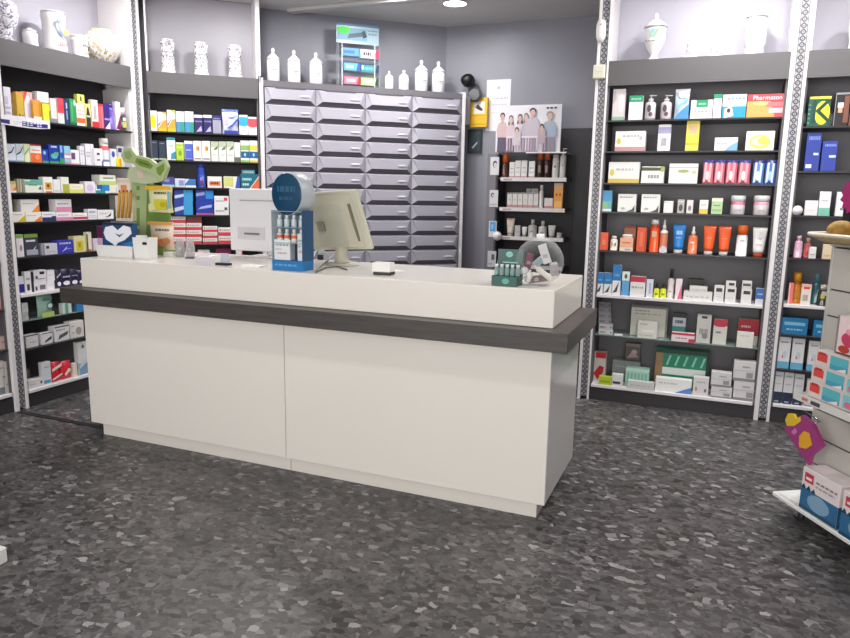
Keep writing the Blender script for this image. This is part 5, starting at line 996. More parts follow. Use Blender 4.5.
mb = MB(); mb.box(-.008, rw+.0, .0, .006, zh-z0+.0005, ztop-z0, M('9db6c2', .3)); decals(mb, [R(0,.88,1,1,'3f7290'), R(.02,.16,.72,.78,'6fa0b8'), Ov(.17,.66,.16,.18,'2fd83c'), Pg([(.25,.25),(.62,.4),(.62,.62),(.3,.48)],'34506c'), Pg([(.62,.3),(.72,.4),(.66,.7),(.6,.65)],'1c2430'), L(.74,.5,.96,.58,'6c8ca0'), L(.74,.68,.96,.74,'4c7c94')], -.008, rw+.008, zh-z0, ztop-zh, -.0003); mb.build('header_panel', t)
TP = [((341, 359), (48.5, 56.5), '4f94dc', [R(.1,.3,.7,.7,'2a6cc0')], 'blue toothpaste box, top left in the acrylic rack'),
      ((359.6, 378), (50.5, 59), 'eceaf0', [L(.15,.3,.6,.7,'3a3444'), Pg([(.72,0),(1,0),(1,1),(.84,1)],'c22a54')], 'white and red toothpaste box, top right in the acrylic rack'),
      ((343, 359.5), (63.5, 71), '5aacd8', [L(.15,.3,.6,.7,'dff0fa'), Pg([(.75,0),(1,0),(1,1),(.85,1)],'2a52a4')], 'sky blue toothpaste box, middle left in the acrylic rack'),
      ((360, 378), (65.5, 73), '3c8c98', [Ov(.1,.6,.05,.3,'e8f4f0'), L(.2,.3,.7,.7,'6cb4bc'), Pg([(.78,0),(1,0),(1,1),(.88,1)],'1c2c54')], 'teal toothpaste box, middle right in the acrylic rack'),
      ((343.5, 359.5), (77.5, 84.5), 'ec7c94', [L(.15,.3,.7,.7,'f8ccd4'), Pg([(.78,0),(1,0),(1,1),(.88,1)],'a8243c')], 'pink toothpaste box, bottom left in the acrylic rack'),
      ((360, 377.5), (78.5, 86), 'a8cc84', [L(.15,.3,.7,.7,'e4f0d4'), Pg([(.78,0),(1,0),(1,1),(.88,1)],'1c3c2c')], 'pale green toothpaste box, bottom right in the acrylic rack')]
shelves_done = set()
for (xa, xb), (ya, yb), col, ds, lab in TP:
    a = sD(xa, (ya+yb)/2)[0]-s0; b = sD(xb, (ya+yb)/2)[0]-s0; zt = sD((xa+xb)/2, ya)[1]-z0; zb = sD((xa+xb)/2, yb)[1]-z0
    key = round(yb/14); zb_ = {4: None}.get(key)
    mb = MB(); mb.box(a+.001, b-.001, -.032, .01, zb, zt, M(col, .3), ch=.0015); decals(mb, ds, a, b-a, zb, zt-zb, -.0324); o = mb.build('toothpaste_box'); o.matrix_world = Trk; tag(o, lab, 'box', 'toothpaste boxes in the acrylic rack')
    mb = MB(); mb.box(a+.001, b-.001, -.034, .054, zb-.004, zb-.0005, AC); mb.build('shelf', t)

# shelf talker banner in the left bay
a = hit(3, 122, (-4.235, 0, 0), (1, 0, 0)); b = hit(52, 127, (-4.235, 0, 0), (1, 0, 0)); 
mb = MB(); n = 14; L_ = b.y-a.y
zb0 = 1.885; zt0 = hit(28, 115, (-4.235, 0, 0), (1, 0, 0)).z
def arc(i): t_ = i/n; return a.y+L_*t_, .03*math.sin(PI*t_)
for i in range(n):
    y0, x0_ = arc(i); y1, x1_ = arc(i+1); t0 = i/n; t1_ = (i+1)/n
    def zz(t_, f): return zb0+.012*math.sin(PI*t_)*-1+(zt0-zb0-.02*abs(t_-.4)*2)*f
    for f0, f1, c in ((0, .12, 'efedf4'), (.12, .55, '2e2a7c'), (.55, 1, 'f0eef5')):
        cc = 'efedf4' if (t0 > .86 or (t0 < .3 and f0 == .12 and t0 > .12)) else c
        mb.quad([(x0_, y0, zz(t0, f0)), (x1_, y1, zz(t1_, f0)), (x1_, y1, zz(t1_, f1)), (x0_, y0, zz(t0, f1))], M(cc, .35))
for i in range(3, 11):
    y0, x0_ = arc(i+.1); y1, x1_ = arc(i+.8)
    for (f0, f1) in ((.36, .46), (.18, .28)):
        if i % 4 == 0 and f0 < .3: continue
        mb.quad([(x0_+.002, y0, zb0-.01+(zt0-zb0)*f0), (x1_+.002, y1, zb0-.01+(zt0-zb0)*f0), (x1_+.002, y1, zb0-.01+(zt0-zb0)*f1), (x0_+.002, y0, zb0-.01+(zt0-zb0)*f1)], M('d8d6f0'))
o = mb.build('shelf_banner'); o.location = (-4.255+.002, 0, 0)
md = o.modifiers.new('thickness', 'SOLIDIFY'); md.thickness = .002
tag(o, 'curved navy and white banner clipped to the left bay top shelf', 'banner')
# ================================================================ COUNTER-TOP THINGS
CT = 1.0899
def hb(u, v, b): return hit(u, v, (0, b, 0), (0, 1, 0))
def prism(mb, pts, b, th, m):     # outline on plane y=b, thickness th towards the back
    P = [hb(u, v, b) for u, v in pts]; n = len(P)
    vs = [(p.x, b, p.z) for p in P]+[(p.x, b+th, p.z) for p in P]
    mb.faces(vs, [tuple(range(n)), tuple(range(2*n-1, n-1, -1))]+[(i, (i+1) % n, n+(i+1) % n, n+i) for i in range(n)], m)
# white tray
t = thing('counter_tray', 'low white tray holding packages at the left end of the counter', 'tray', T3(-3.305, 3.195, CT))
WT = M('e8e8e6', .35)
def taper(mb, w0, d0, w1, d1, h, m, th=.005):
    def ring(s, z, w, d): return [(-w/2+s, -d/2+s, z), (w/2-s, -d/2+s, z), (w/2-s, d/2-s, z), (-w/2+s, d/2-s, z)]
    v = ring(0, 0, w0, d0)+ring(0, h, w1, d1)+ring(th, h, w1, d1)+ring(th, th, w0, d0)
    f = [(0, 3, 2, 1)]+[(i, (i+1) % 4, 4+(i+1) % 4, 4+i) for i in range(4)]+[(4+i, 4+(i+1) % 4, 8+(i+1) % 4, 8+i) for i in range(4)]+[(8+i, 8+(i+1) % 4, 12+(i+1) % 4, 12+i) for i in range(4)]+[(12, 13, 14, 15)]
    mb.faces(v, f, m)
mb = MB(); taper(mb, .27, .09, .29, .11, .07, WT); mb.build('tray_body', t)
t = thing('white_card_holder', 'small upright white holder with black clip right of the low tray', 'holder', T3(-3.10, 3.185, CT))
mb = MB(); taper(mb, .105, .07, .115, .08, .125, WT); mb.build('holder_body', t)
mb = MB(); mb.box(.02, .05, -.0435, -.04, .085, .1, BLACK); mb.build('clip', t)
# package inside the tray
def pack(u0, v0, u1, v1, b, d, col, ds, nm, lab, cat, grp=None, kind='box'):
    a = hb(u0, (v0+v1)/2, b); c = hb(u1, (v0+v1)/2, b); z1 = hb((u0+u1)/2, v0, b).z; z0 = hb((u0+u1)/2, v1, b).z
    w = c.x-a.x; h = z1-z0; mb, _ = (p_box if kind == 'box' else p_bag)('', w, h, d, col, ds) if kind == 'box' else p_bag(w, h, d, col, ds)
    o = mb.build(nm); o.matrix_world = T3((a.x+c.x)/2, b+d/2, z0); tag(o, lab, cat, grp); return o
pack(103, 223, 133.5, 249, 3.165, .035, '1a4a7c', [R(0,.92,1,1,'22222e'), Pg([(.1,.35),(.03,.6),(.1,.82),(.35,.9),(.5,.72),(.7,.92),(.92,.85),(.95,.62),(.7,.35),(.5,.25),(.4,.1),(.3,.2)],'eef0f8'), Pg([(.4,.6),(.55,.45),(.7,.62),(.55,.55)],'5a6a90'), R(.05,0,.4,.12,'c8d080'), R(.5,0,.85,.14,'e0b0c0'), Pg([(.6,.2),(1,.35),(1,.1)],'2a7ab0')], 'blue_package', 'dark blue package with big white wing shape standing in the tray', 'package')
pack(97, 226, 102.6, 250, 3.17, .03, '5a1a48', [R(0,0,1,.5,'c8a8c4')], 'plum_package', 'plum package at the left end of the tray', 'package')
pack(136, 235.5, 145, 250, 3.175, .02, 'e4e4e0', [R(.4,.4,.9,.7,'6a6a70'), R(.1,.8,.5,1,'f2ece8')], 'white_package', 'small white package inside the upright white holder', 'package')

# green sweets display
G1, G2, G3 = M('b2c28e', .4), M('7a943e', .4), M('94aa70', .4)
b0 = 3.44
pb = hb(148, 258, b0)
t = thing('sweets_display_stand', 'pale green sweets stand with wrapped-candy header behind the tray', 'display stand', T3(0, 0, 0))
mb = MB(); zb = CT; c = hb(154, 250, b0); 
mb.box(hb(136, 250, b0).x, hb(167.5, 250, b0).x, b0-.03, b0+.16, CT, CT+.055, M('7c9c4a', .4), ch=.003); mb.build('base', t)
mb = MB(); prism(mb, [(131, 181), (147, 181), (145.5, 250), (131.5, 250)], b0+.02, .05, M('a5b684', .4)); mb.build('pole', t)
mb = MB(); prism(mb, [(146, 184), (170, 187), (167, 252), (146, 250)], b0+.03, .02, M('6f8f44', .4)); mb.build('back_board', t)
mb = MB(); prism(mb, [(129, 168), (140, 166), (155, 172), (162, 170), (158, 182), (146, 184), (131, 182), (127, 176)], b0+.0, .03, M('c0caa6', .4)); mb.build('candy_body', t)
mb = MB(); prism(mb, [(121, 155), (124, 149), (131, 148), (136, 155), (150, 159), (156, 164), (164.5, 159), (167.5, 167), (163, 180), (159, 182), (152.5, 173), (139, 169), (133, 164), (123.5, 162)], b0-.03, .025, G1)
prism(mb, [(136.5, 158), (148, 161), (153, 166), (150, 169), (140, 166), (135, 162)], b0-.0325, .002, G2); prism(mb, [(156, 168), (164, 163), (164, 170), (160, 176), (157, 173)], b0-.0325, .002, G2); prism(mb, [(124, 152), (130, 151), (132, 156), (129, 160), (125, 158)], b0-.0325, .002, G3)
prism(mb, [(139, 161), (149, 164.5), (149, 166), (139, 162.5)], b0-.0335, .001, M('4a6a2a')); mb.build('candy_header', t)
mb = MB()
for i, (y0, y1) in enumerate(((186, 190), (196, 200), (208, 226), (229, 236))): prism(mb, [(136.5, y0), (139.5, y0), (139.5, y1), (136.5, y1)], b0+.0185, .001, M('6a8a3c'))
prism(mb, [(137, 170), (144, 168.5), (143, 178), (138, 179)], b0-.002, .001, M('d8c8b4')); mb.build('printed_marks', t)
YB = [R(0,.86,1,1,'e8b42c'), L(.35,.7,.85,.78,'5a5a44'), R(.35,.12,.85,.5,'d2cc34'), Pg([(.1,.05),(.4,.1),(.3,.4),(.1,.3)],'dfe0a0'), R(.9,.15,1,.8,'8ab4c4'), Ov(.7,.3,.12,.1,'b8b028')]
OB = [R(0,.9,1,1,'e0a04c'), L(.35,.68,.9,.76,'7a7068'), Ov(.35,.42,.14,.12,'e8b058'), Ov(.6,.25,.25,.14,'dc8450'), Ov(.3,.18,.2,.1,'cc7840'), Ov(.8,.32,.15,.12,'e09860')]
pack(146, 186, 170, 212.5, b0-.035, .05, 'e6e3b4', YB, 'sweets_bag', 'yellow sweets bag on the green stand', 'bag', None, 'bag')
pack(147.5, 222, 171.5, 249.5, b0-.035, .05, 'ecd8c4', OB, 'sweets_bag', 'orange sweets bag on the green stand, below the yellow one', 'bag', None, 'bag')
pack(115.5, 196, 132, 221, b0-.01, .04, 'e9dccb', [R(0,.0,1,.3,'e8e0d4')], 'sweets_pocket', 'pale pocket of golden sticks on the left of the green stand', 'pocket')
pack(117.5, 178, 130.5, 195.5, b0+.03, .02, 'f0e4d8', [R(.25,.1,.7,.6,'e8905c'), R(0,.75,1,.9,'e0d8c8')], 'orange_card', 'white card with orange print above the golden sticks', 'card')
for i, u in enumerate((118.8, 122.6, 126.3, 130)):
    mb = MB(); p0 = hb(u-.8, 218, b0-.02); p1 = hb(u+.9, 192, b0-.02); mb.tube([p0, (p0+p1)/2, p1], .008, M(('d8a43c', 'cc9434', 'dcb04c', 'c88c30')[i], .35), 10); mb.tube([p1, p1+Vector((0, 0, .012))], .0045, M('6a4a24'), 8)
    o = mb.build('honey_stick'); tag(o, ('leftmost golden stick in the pale pocket', 'second golden stick in the pale pocket', 'third golden stick in the pale pocket', 'rightmost golden stick in the pale pocket')[i], 'stick', 'golden sticks in the pocket')

# tumblers
def tumbler(u, v, lab, wpx=8.5, hpx=15):
    p = hitz(u, v, CT); r = wpx/2/150; h = hpx/152; t = thing('plastic_tumbler', lab, 'cup', T3(p.x, p.y, CT), 'clear tumblers on the counter')
    mb = MB(); mb.lathe([(r*.9, .001), (r*1.0, h*.5), (r*.75, h), (r*.72, h), (r*.95, h*.5), (r*.85, .004)], glass('d5d3d4', .3, 'smoky_plastic'), 20); mb.build('cup_wall', t)
    mb = MB(); mb.lathe([(0, .0), (r*.84, .0), (r*.84, .003), (0, .003)], glass('d5d3d4', .4, 'smoky_plastic2'), 20); mb.build('cup_base', t)
tumbler(180.5, 256.5, 'upturned clear tumbler, left of two on the counter'); tumbler(190.5, 256.8, 'upturned clear tumbler, right of two on the counter')
def flat(u, v, w, d, rz, col, nm, lab, th=.002, ds=None, cat='paper'):
    p = hitz(u, v, CT); mb = MB(); mb.box(-w/2, w/2, -d/2, d/2, 0, th, M(col, .5)); 
    if ds: mb.box(-w*.3, w*.3, -d*.2, d*.2, th, th+.0004, M(ds, .5))
    o = mb.build(nm); o.matrix_world = T3(p.x, p.y, CT, rz); tag(o, lab, cat); return o
flat(203, 255.8, .15, .1, .2, 'f0ecee', 'flyer', 'white flyer with pink print behind the tumblers', ds='e0708c')
flat(171, 256, .07, .05, 0, 'ecece8', 'paper_block', 'small white paper block beside the green stand', .025)
flat(254, 266.5, .13, .06, -.1, 'f0efee', 'white_pad', 'thin white pad left of the blue display', .008)
flat(190, 258.5, .05, .02, .3, '3a3a6a', 'pen_cap', 'short dark blue pen cap in front of the tumblers', .008, cat='pen')
p = hitz(223.5, 265, CT); t = thing('sign_holder', 'small clear sign holder with black foot on the counter', 'sign holder', T3(p.x, p.y, CT))
mb = MB(); mb.box(-.042, .042, -.02, .02, 0, .012, BLACK, ch=.002); mb.build('foot', t)
mb = MB(); mb.box(-.02, .035, .0, .004, .0125, .065, glass('c4ccd4', .5, 'holder_plastic')); mb.build('clear_plate', t)

# blue counter display
bd = 3.075; a0 = hb(272, 266, bd).x; a1 = hb(303, 266, bd).x; zt = hb(288, 210.5, bd).z; w = a1-a0
BLU = M('1f5f8c', .3); BLD = M('174a70', .3); BLL = M('2272b0', .3); n_ = T3(a0, bd, CT)
t = thing('bottle_display', 'blue counter display of small bottles with round dial-like head', 'display stand', n_)
hh = zt-CT; D_ = .105
mb = MB(); mb.box(0, w, 0, D_, 0, .052, BLL, ch=.002); decals(mb, [L(.1,.45,.8,.65,'5aa0d4')], 0, w, 0, .052, -.0003); mb.build('base', t)
mb = MB(); mb.box(w-.006, w, .002, D_, .0525, hh, BLD); mb.build('side_panel', t)
mb = MB(); mb.box(0, w-.0065, D_-.005, D_, .0525, hh, M('7f97a4', .3)); mb.build('back_panel', t)
mb = MB(); mb.box(0, .004, .002, D_-.006, .0525, hh, glass('9fb4c0', .3, 'display_clear')); mb.build('clear_side', t)
zs = [hb(288, 243, bd).z-CT, hb(288, 227.5, bd).z-CT, hh-.004]
for z in zs: mb = MB(); mb.box(.0045, w-.007, .003, D_-.006, z-.003, z, M('8aa4b4', .3)); mb.build('shelf', t)
hc = hb(286.5, 194, bd+.02); R_ = .109
mb = MB(); Th = Matrix.Translation((hc.x-a0, .02, hc.z-CT))@Matrix.Rotation(-.2, 4, 'Z')@Matrix.Rotation(PI/2, 4, 'X')
mb.lathe([(R_*.97, -.095), (R_, -.09), (R_, -.01), (R_*.98, -.0)], M('b4bcc2', .35), 40, Th); mb.build('round_head', t)
mb = MB(); mb.lathe([(0, .003), (R_*.93, .003), (R_*.975, .001)], M('1a4563', .2), 40, Th); mb.build('blue_face', t)
mb = MB(); q = MB(); decals(q, [L(.22,.55,.8,.68,'35607c'), L(.28,.36,.72,.44,'2f5874')], -R_, 2*R_, -R_, 2*R_, 0)
for i, fc in enumerate(q.f): mb.quad([(Th@Vector((q.v[k][0], q.v[k][2], .0036-q.v[k][1]))) for k in fc], q.ms[q.mi[i]])
mb.build('printed_name', t)
def mini(x, y, z, r, h, c, cap, lab, grp='small bottles in the blue display', band=None):
    t = thing('small_bottle', lab, 'bottle', n_@Matrix.Translation((x, y, z+.0006)), grp)
    mb = MB(); mb.lathe([(r*.9, 0), (r, .003), (r, h*.3), (r, h*.55), (r, h*.62), (r*.5, h*.7)], M(c, .3), 12, bands=[(h*.3, h*.55, M(band))] if band else None); mb.build('body', t)
    mb = MB(); mb.lathe([(r*.6, h*.701), (r*.6, h*.97), (r*.5, h)], M(cap, .3), 12); mb.build('cap', t)
po = ('leftmost', 'second', 'third', 'rightmost')
for i in range(4): mini(.03+i*.044, .035, zs[1], .015, .062, 'c4d0d8', 'eef0f2', po[i]+' white-capped bottle on the top shelf of the blue display')
for i in range(4): mini(.03+i*.044, .035, zs[0], .016, .07, 'dcdcdc', 'e8ecee', po[i]+' orange-banded bottle on the middle shelf of the blue display', band='e06a3c')
for nm, lab, x0, x1, z1, c in (('bottle_carton', 'white carton on the bottom shelf of the blue display', .008, .105, .105, 'dfe2e4'), ('bottle_carton', 'slim white carton at the right on the blue display bottom shelf', .150, .185, .14, 'd4dade')):
    mb = MB(); mb.box(x0, x1, .012, .06, .053, .053+z1, M(c, .4), ch=.001); decals(mb, [L(.1,.7,.9,.78,'98a4ac'), L(.2,.3,.8,.38,'c89a9a'), L(.1,.5,.5,.56,'a8b0b8')], x0, x1-x0, .053, z1, .0117); o = mb.build(nm); o.matrix_world = n_; tag(o, lab, 'box')

# left monitor (back towards us)
p = hb(256, 219, 3.58); x0 = hb(229.5, 219, 3.58).x; x1 = hb(290, 219, 3.58).x; zt = hb(250, 188.5, 3.58).z; zb = hb(250, 251, 3.58).z
t = thing('computer_monitor', 'white monitor seen from behind, left of the blue display', 'monitor', T3((x0+x1)/2, 3.58, CT, .0)); w = x1-x0; MW = M('d9d8dc', .35)
mb = MB(); mb.box(-w/2, w/2, 0, .035, zb-CT, zt-CT, MW, ch=.006); mb.box(-w/2+.08, w/2, -.003, 0, zt-CT-.075, zt-CT-.068, M('a4a3a8')); mb.box(-w/2+.06, w/2-.18, -.002, 0, zb-CT+.07, zb-CT+.145, M('c4c3c6')); mb.box(-w/2+.11, w/2-.22, -.004, -.002, zb-CT+.1, zb-CT+.112, M('6a6a70')); mb.build('housing', t)
mb = MB(); mb.box(-w/2+.012, w/2-.012, .0351, .037, zb-CT+.015, zt-CT-.012, BLACK); mb.build('screen', t)
mb = MB(); mb.box(w*.06, w*.06+.05, .036, .07, .0125, zb-CT+.12, MW, ch=.004); mb.build('stand', t)
mb = MB(); mb.box(-.08, .16, .0, .11, .0, .012, MW, ch=.004); mb.build('foot', t)

# right touch monitor, beige, leaning
BE = M('c6c3b2', .4); BE2 = M('b9b6a4', .4); BD = M('77745f', .5)
pm = hitz(346, 266, CT); Tm = T3(pm.x-.055, pm.y+.05, CT, math.radians(-13))
t = thing('touch_monitor', 'beige leaning till monitor seen from behind, right of the blue display', 'monitor', Tm)
Tt = Matrix.Translation((-.02, .02, .09))@Matrix.Rotation(math.radians(-4), 4, 'Y')@Matrix.Rotation(math.radians(20), 4, 'X')
w, h = .455, .335
mb = MB(); mb.box(-w/2, w/2, 0, .022, -.01, h, BE, Tt, ch=.006); mb.build('bezel', t)
mb = MB(); mb.faces([(-w/2+.01, -.001, 0), (w/2-.04, -.001, 0), (w/2-.04, -.001, h-.015), (-w/2+.01, -.001, h-.015), (-w/2+.05, -.06, .035), (w/2-.1, -.06, .035), (w/2-.1, -.045, h-.06), (-w/2+.04, -.045, h-.06)], [(3, 2, 1, 0), (4, 5, 6, 7), (0, 1, 5, 4), (1, 2, 6, 5), (2, 3, 7, 6), (3, 0, 4, 7)], BE2, False, Tt); mb.build('rear_housing', t)
mb = MB(); mb.box(w/2-.075, w/2-.055, -.022, -.004, .05, h-.07, BD, Tt); mb.build('side_vent', t)
mb = MB(); mb.box(-.07, -.02, -.062, -.057, .13, .185, M('8c897c'), Tt); mb.box(-.1, -.09, -.062, -.055, h-.09, h-.08, M('8c897c'), Tt); mb.build('rear_label', t)
mb = MB(); mb.box(-w/2+.015, w/2-.015, .0221, .024, .01, h-.02, BLACK, Tt); mb.build('screen', t)
mb = MB(); mb.lathe([(.045, .0), (.04, .012), (.035, .03), (.034, .09), (.045, .13)], BE, 20, Matrix.Translation((.0, -.0, 0.012))); mb.build('neck', t)
mb = MB(); mb.lathe([(.105, 0), (.11, .004), (.105, .011), (.05, .0119)], BE, 32, sy=.8); mb.build('foot', t)
# small white card reader, cables, connector
p = hitz(380.5, 275, CT); t = thing('card_reader', 'small white device with black pad in front of the beige monitor', 'device', T3(p.x, p.y+.03, CT, .1))
mb = MB(); mb.box(-.05, .05, -.035, .035, .014, .062, M('e4e3e0', .35), ch=.004); mb.build('housing', t); mb = MB(); mb.box(-.04, .052, -.037, .035, 0, .0135, BLACK, ch=.002); mb.build('pad', t)
flat(395, 270.5, .11, .05, -.35, 'eeeeec', 'receipt', 'narrow white receipt beside the card reader', .001)
pc = [hitz(314, 272, CT), hitz(322, 266, CT), hitz(332, 262.5, CT), hitz(341, 259, CT)]
mb = MB(); mb.tube([q+Vector((0, 0, dz)) for q, dz in zip(pc, (.006, .006, .03, .10))], .0045, M('9c9c98', .5)); o = mb.build('cable'); tag(o, 'grey cable curling from under the beige monitor', 'cable')
pc = [hitz(316, 273, CT), hitz(326, 268.5, CT), hitz(338, 267.5, CT), hitz(347, 270.5, CT)]
mb = MB(); mb.tube([q+Vector((0, 0, .005)) for q in pc], .004, M('5a5a58', .5)); o = mb.build('cable'); tag(o, 'dark cable on the counter at the beige monitor foot', 'cable')
pc = [hitz(313, 262, CT), hitz(317, 257, CT), hitz(323, 256, CT), hitz(330, 258, CT)]
mb = MB(); mb.tube([q+Vector((0, 0, z)) for q, z in zip(pc, (.02, .05, .04, .006))], .004, M('b8b8b4', .5)); o = mb.build('cable'); tag(o, 'pale cable looping beside the blue display', 'cable')
p = hitz(320.5, 259.5, CT); t = thing('small_bottle', 'small clear bottle with black base between display and beige monitor', 'bottle', T3(p.x, p.y, CT))
mb = MB(); mb.lathe([(.018, 0), (.018, .03)], BLACK, 14); mb.build('base', t); mb = MB(); mb.lathe([(.017, .0305), (.017, .07), (.008, .085)], glass('c8d8d4', .5, 'bottle_clear'), 14); mb.build('body', t); mb = MB(); mb.lathe([(.01, .0855), (.01, .1)], M('d8dcdc'), 12); mb.build('cap', t)

# teal bottle tray near the right end
pl = hitz(490.5, 285.5, CT); pr = hitz(517, 287, CT); bt = min(pl.y, pr.y)+.01; w = pr.x-pl.x; TE = M('17524a', .25); T0 = T3(pl.x, bt, CT)
t = thing('teal_display_tray', 'dark teal display tray of small bottles left of the glass bowl', 'display stand', T0)
mb = MB(); mb.box(0, w, 0, .1, 0, .045, TE, ch=.002); decals(mb, [Ov(.55,.5,.14,.3,'5ca89c')], 0, w, 0, .045, -.0003); mb.build('tray', t)
zt = hb(505, 249, bt+.1).z-CT
mb = MB(); mb.box(.0, w, .094, .1, .0455, zt, M('1c4f4a', .3)); decals(mb, [Ov(.45,.8,.14,.12,'7cc0b4'), R(.2,.45,.8,.5,'8cc8bc')], 0, w, .045, zt-.045, .0937); mb.build('back_card', t)
for i in range(5):
    t = thing('small_bottle', ('leftmost', 'second', 'middle', 'fourth', 'rightmost')[i]+' clear bottle in the dark teal tray', 'bottle', T0@Matrix.Translation((.014+i*.025, .03, .0457)), 'clear bottles in the teal tray')
    mb = MB(); mb.lathe([(.0095, 0), (.0105, .003), (.0105, .03), (.006, .036)], glass('a8c4c4', .5, 'vial'), 12); mb.build('body', t)
    mb = MB(); mb.lathe([(.0075, .0362), (.0075, .05)], M('d8dee0'), 12); mb.build('cap', t)
t = thing('small_bottle', 'upright clear bottle with white cap behind the teal tray', 'bottle', T0@Matrix.Translation((.0, .16, 0)))
mb = MB(); mb.lathe([(.02, 0), (.021, .004), (.021, .1), (.012, .12)], M('8fa4a4', .3), 14); mb.build('body', t); mb = MB(); mb.lathe([(.013, .1205), (.013, .15)], M('e4e6e6'), 14); mb.build('cap', t)

# glass bowl
pbw = hb(540, 284, 3.17); rB = .112; cx, cy, cz = hb(538.3, 263.5, 3.17).x, 3.19, CT+.105
GL = glass('e8ecee', .02, 'bowl_glass', .42)
t = thing('glass_bowl', 'round clear bowl with white lid full of samples at the counter right end', 'bowl', T3(cx, cy, cz))
mb = MB(); pr_ = []
for i in range(19):
    a = -PI/2+.38+(PI-.38-.27)*i/18; pr_.append((rB*math.cos(a), rB*math.sin(a)))
mb.lathe([(0, pr_[0][1])]+pr_, GL, 40); mb.build('bowl_wall', t)
mb = MB(); mb.lathe([(.02, rB*.958), (.02, rB*.958+.018), (.018, rB*.958+.021), (0, rB*.958+.021)], M('eeeeee', .3), 20); mb.build('lid', t)
mb = MB(); mb.lathe([(.034, rB*.93), (.036, rB*.945), (.034, rB*.955)], glass('ffffff', .5, 'bowl_rim'), 24); mb.build('rim', t)
def inbowl(x, y, z, rx, ry, rz, w, d, h, c, nm, lab, rnd=False, dc=None):
    from mathutils import Euler
    mb = MB()
    if rnd: mb.lathe([(w*.8, -h/2), (w, -h*.45), (w, h*.3), (w*.5, h*.35), (w*.5, h*.5)], M(c, .35), 14)
    else: mb.box(-w/2, w/2, -d/2, d/2, -h/2, h/2, M(c, .4), ch=.002); decals(mb, dc or [L(.2,.3,.8,.5,'a8a4a8')], -w/2, w, -h/2, h, -d/2-.0002)
    o = mb.build(nm); o.matrix_world = Matrix.Translation((cx+x, cy+y, cz+z))@Euler((rx, ry, rz)).to_matrix().to_4x4(); tag(o, lab, 'sample', 'samples in the glass bowl')
inbowl(.028, -.02, .04, .1, -.35, .2, .038, .02, .09, 'd9d7d8', 'sample_carton', 'pale upright carton at the upper right inside the bowl')
inbowl(.03, -.045, -.045, .0, -.95, .1, .013, 0, .105, 'd8d4c8', 'sample_tube', 'long cream tube slanting in the bowl', True)
inbowl(-.03, -.06, -.06, 0, .15, 0, .011, 0, .055, 'e4dcd8', 'sample_tube', 'short white tube standing low in the bowl', True)
inbowl(-.058, -.045, -.04, 0, .2, .3, .018, 0, .035, 'e8e6e8', 'sample_vial', 'white vial at the left inside the bowl', True)
inbowl(-.038, -.035, -.07, .2, 1.1, .3, .013, 0, .04, 'ecebea', 'sample_vial', 'white vial lying at the bowl bottom', True)
inbowl(-.055, .02, .0, 0, .2, .4, .03, .02, .07, '7c2a48', 'sample_carton', 'plum carton at the left inside the bowl')
inbowl(.0, .0, -.078, 0, 1.4, .2, .03, .035, .09, '5a2420', 'sample_carton', 'dark brown carton at the bowl bottom')
inbowl(.07, -.0, -.03, .3, -.2, .4, .035, .03, .06, 'b8b0b4', 'sample_carton', 'grey carton at the right inside the bowl')
inbowl(-.005, .01, .0, .4, .8, .6, .03, .02, .06, '9cb0b8', 'sample_carton', 'pale blue carton in the middle of the bowl')

# ================================================================ WHEELED DISPLAY STAND (right edge)
K = Vector((.35, 3.6, 0)); A1 = Vector((.53, -.85, 0)).normalized(); A2 = Vector((.85, .53, 0)).normalized()
rzK = math.atan2(A1.y, A1.x); TK = Matrix.Translation(K)@Matrix.Rotation(rzK, 4, 'Z')   # local x along A1, local y = A2
t = thing('wheeled_display_stand', 'white slatted display stand on castors at the right edge', 'display stand', TK)
SL = M('c2bfb8', .4)
mb = MB(); mb.box(0, 1.1, 0, .8, .088, .108, M('e2e4e2', .35), ch=.004); mb.build('base_board', t)
for (x, y) in ((.1, .08), (1.0, .08), (.1, .72), (1.0, .72)):
    mb = MB(); mb.lathe([(.0, -.011), (.026, -.011), (.028, 0), (.026, .011), (0, .011)], M('2c2a2a', .5), 18, Matrix.Translation((x, y, .028))@Matrix.Rotation(PI/2, 4, 'X')); w_ = mb.build('castor_wheel', t)
    mb = MB(); mb.box(x-.014, x+.014, y-.02, y-.014, .025, .087, CHROME); mb.box(x-.014, x+.014, y+.014, y+.02, .025, .087, CHROME); mb.box(x-.02, x+.02, y-.02, y+.02, .08, .0875, CHROME); k = mb.build('castor_fork', t)
mb = MB(); z = .108
PN = .14
zl = [.108, .16, .275, .405, .535, .73, .98, 1.1, 1.29]
for i in range(len(zl)-1): mb.box(.05, 1.05, PN, PN+.015, zl[i]+.004, zl[i+1]-.004, SL)
mb.box(.05, 1.05, PN+.006, PN+.02, .109, 1.29, M('4c4a4c', .6)); mb.build('slatted_panel', t)
mb = MB(); mb.box(.035, .05, PN-.005, PN+.42, .109, 1.295, M('bbb8b2', .4), ch=.003); mb.build('side_panel', t)
mb = MB(); mb.box(.05, 1.05, PN+.4, PN+.42, .109, 1.29, SL); mb.build('rear_panel', t)
mb = MB(); mb.box(.03, 1.06, PN-.01, PN+.43, 1.296, 1.31, SL); mb.build('top_board', t)
zsh = .635
mb = MB(); mb.box(.10, 1.05, -.02, PN-.001, zsh-.012, zsh, SL, ch=.002); mb.box(.10, 1.05, -.024, -.0201, zsh-.03, zsh+.004, M('d6d4d0', .4)); decals(mb, [R(.06,.3,.1,.7,'c87070'), R(.12,.2,.18,.7,'4a484c')], .1, .95, zsh-.03, .034, -.0245); mb.build('bracket_shelf', t)
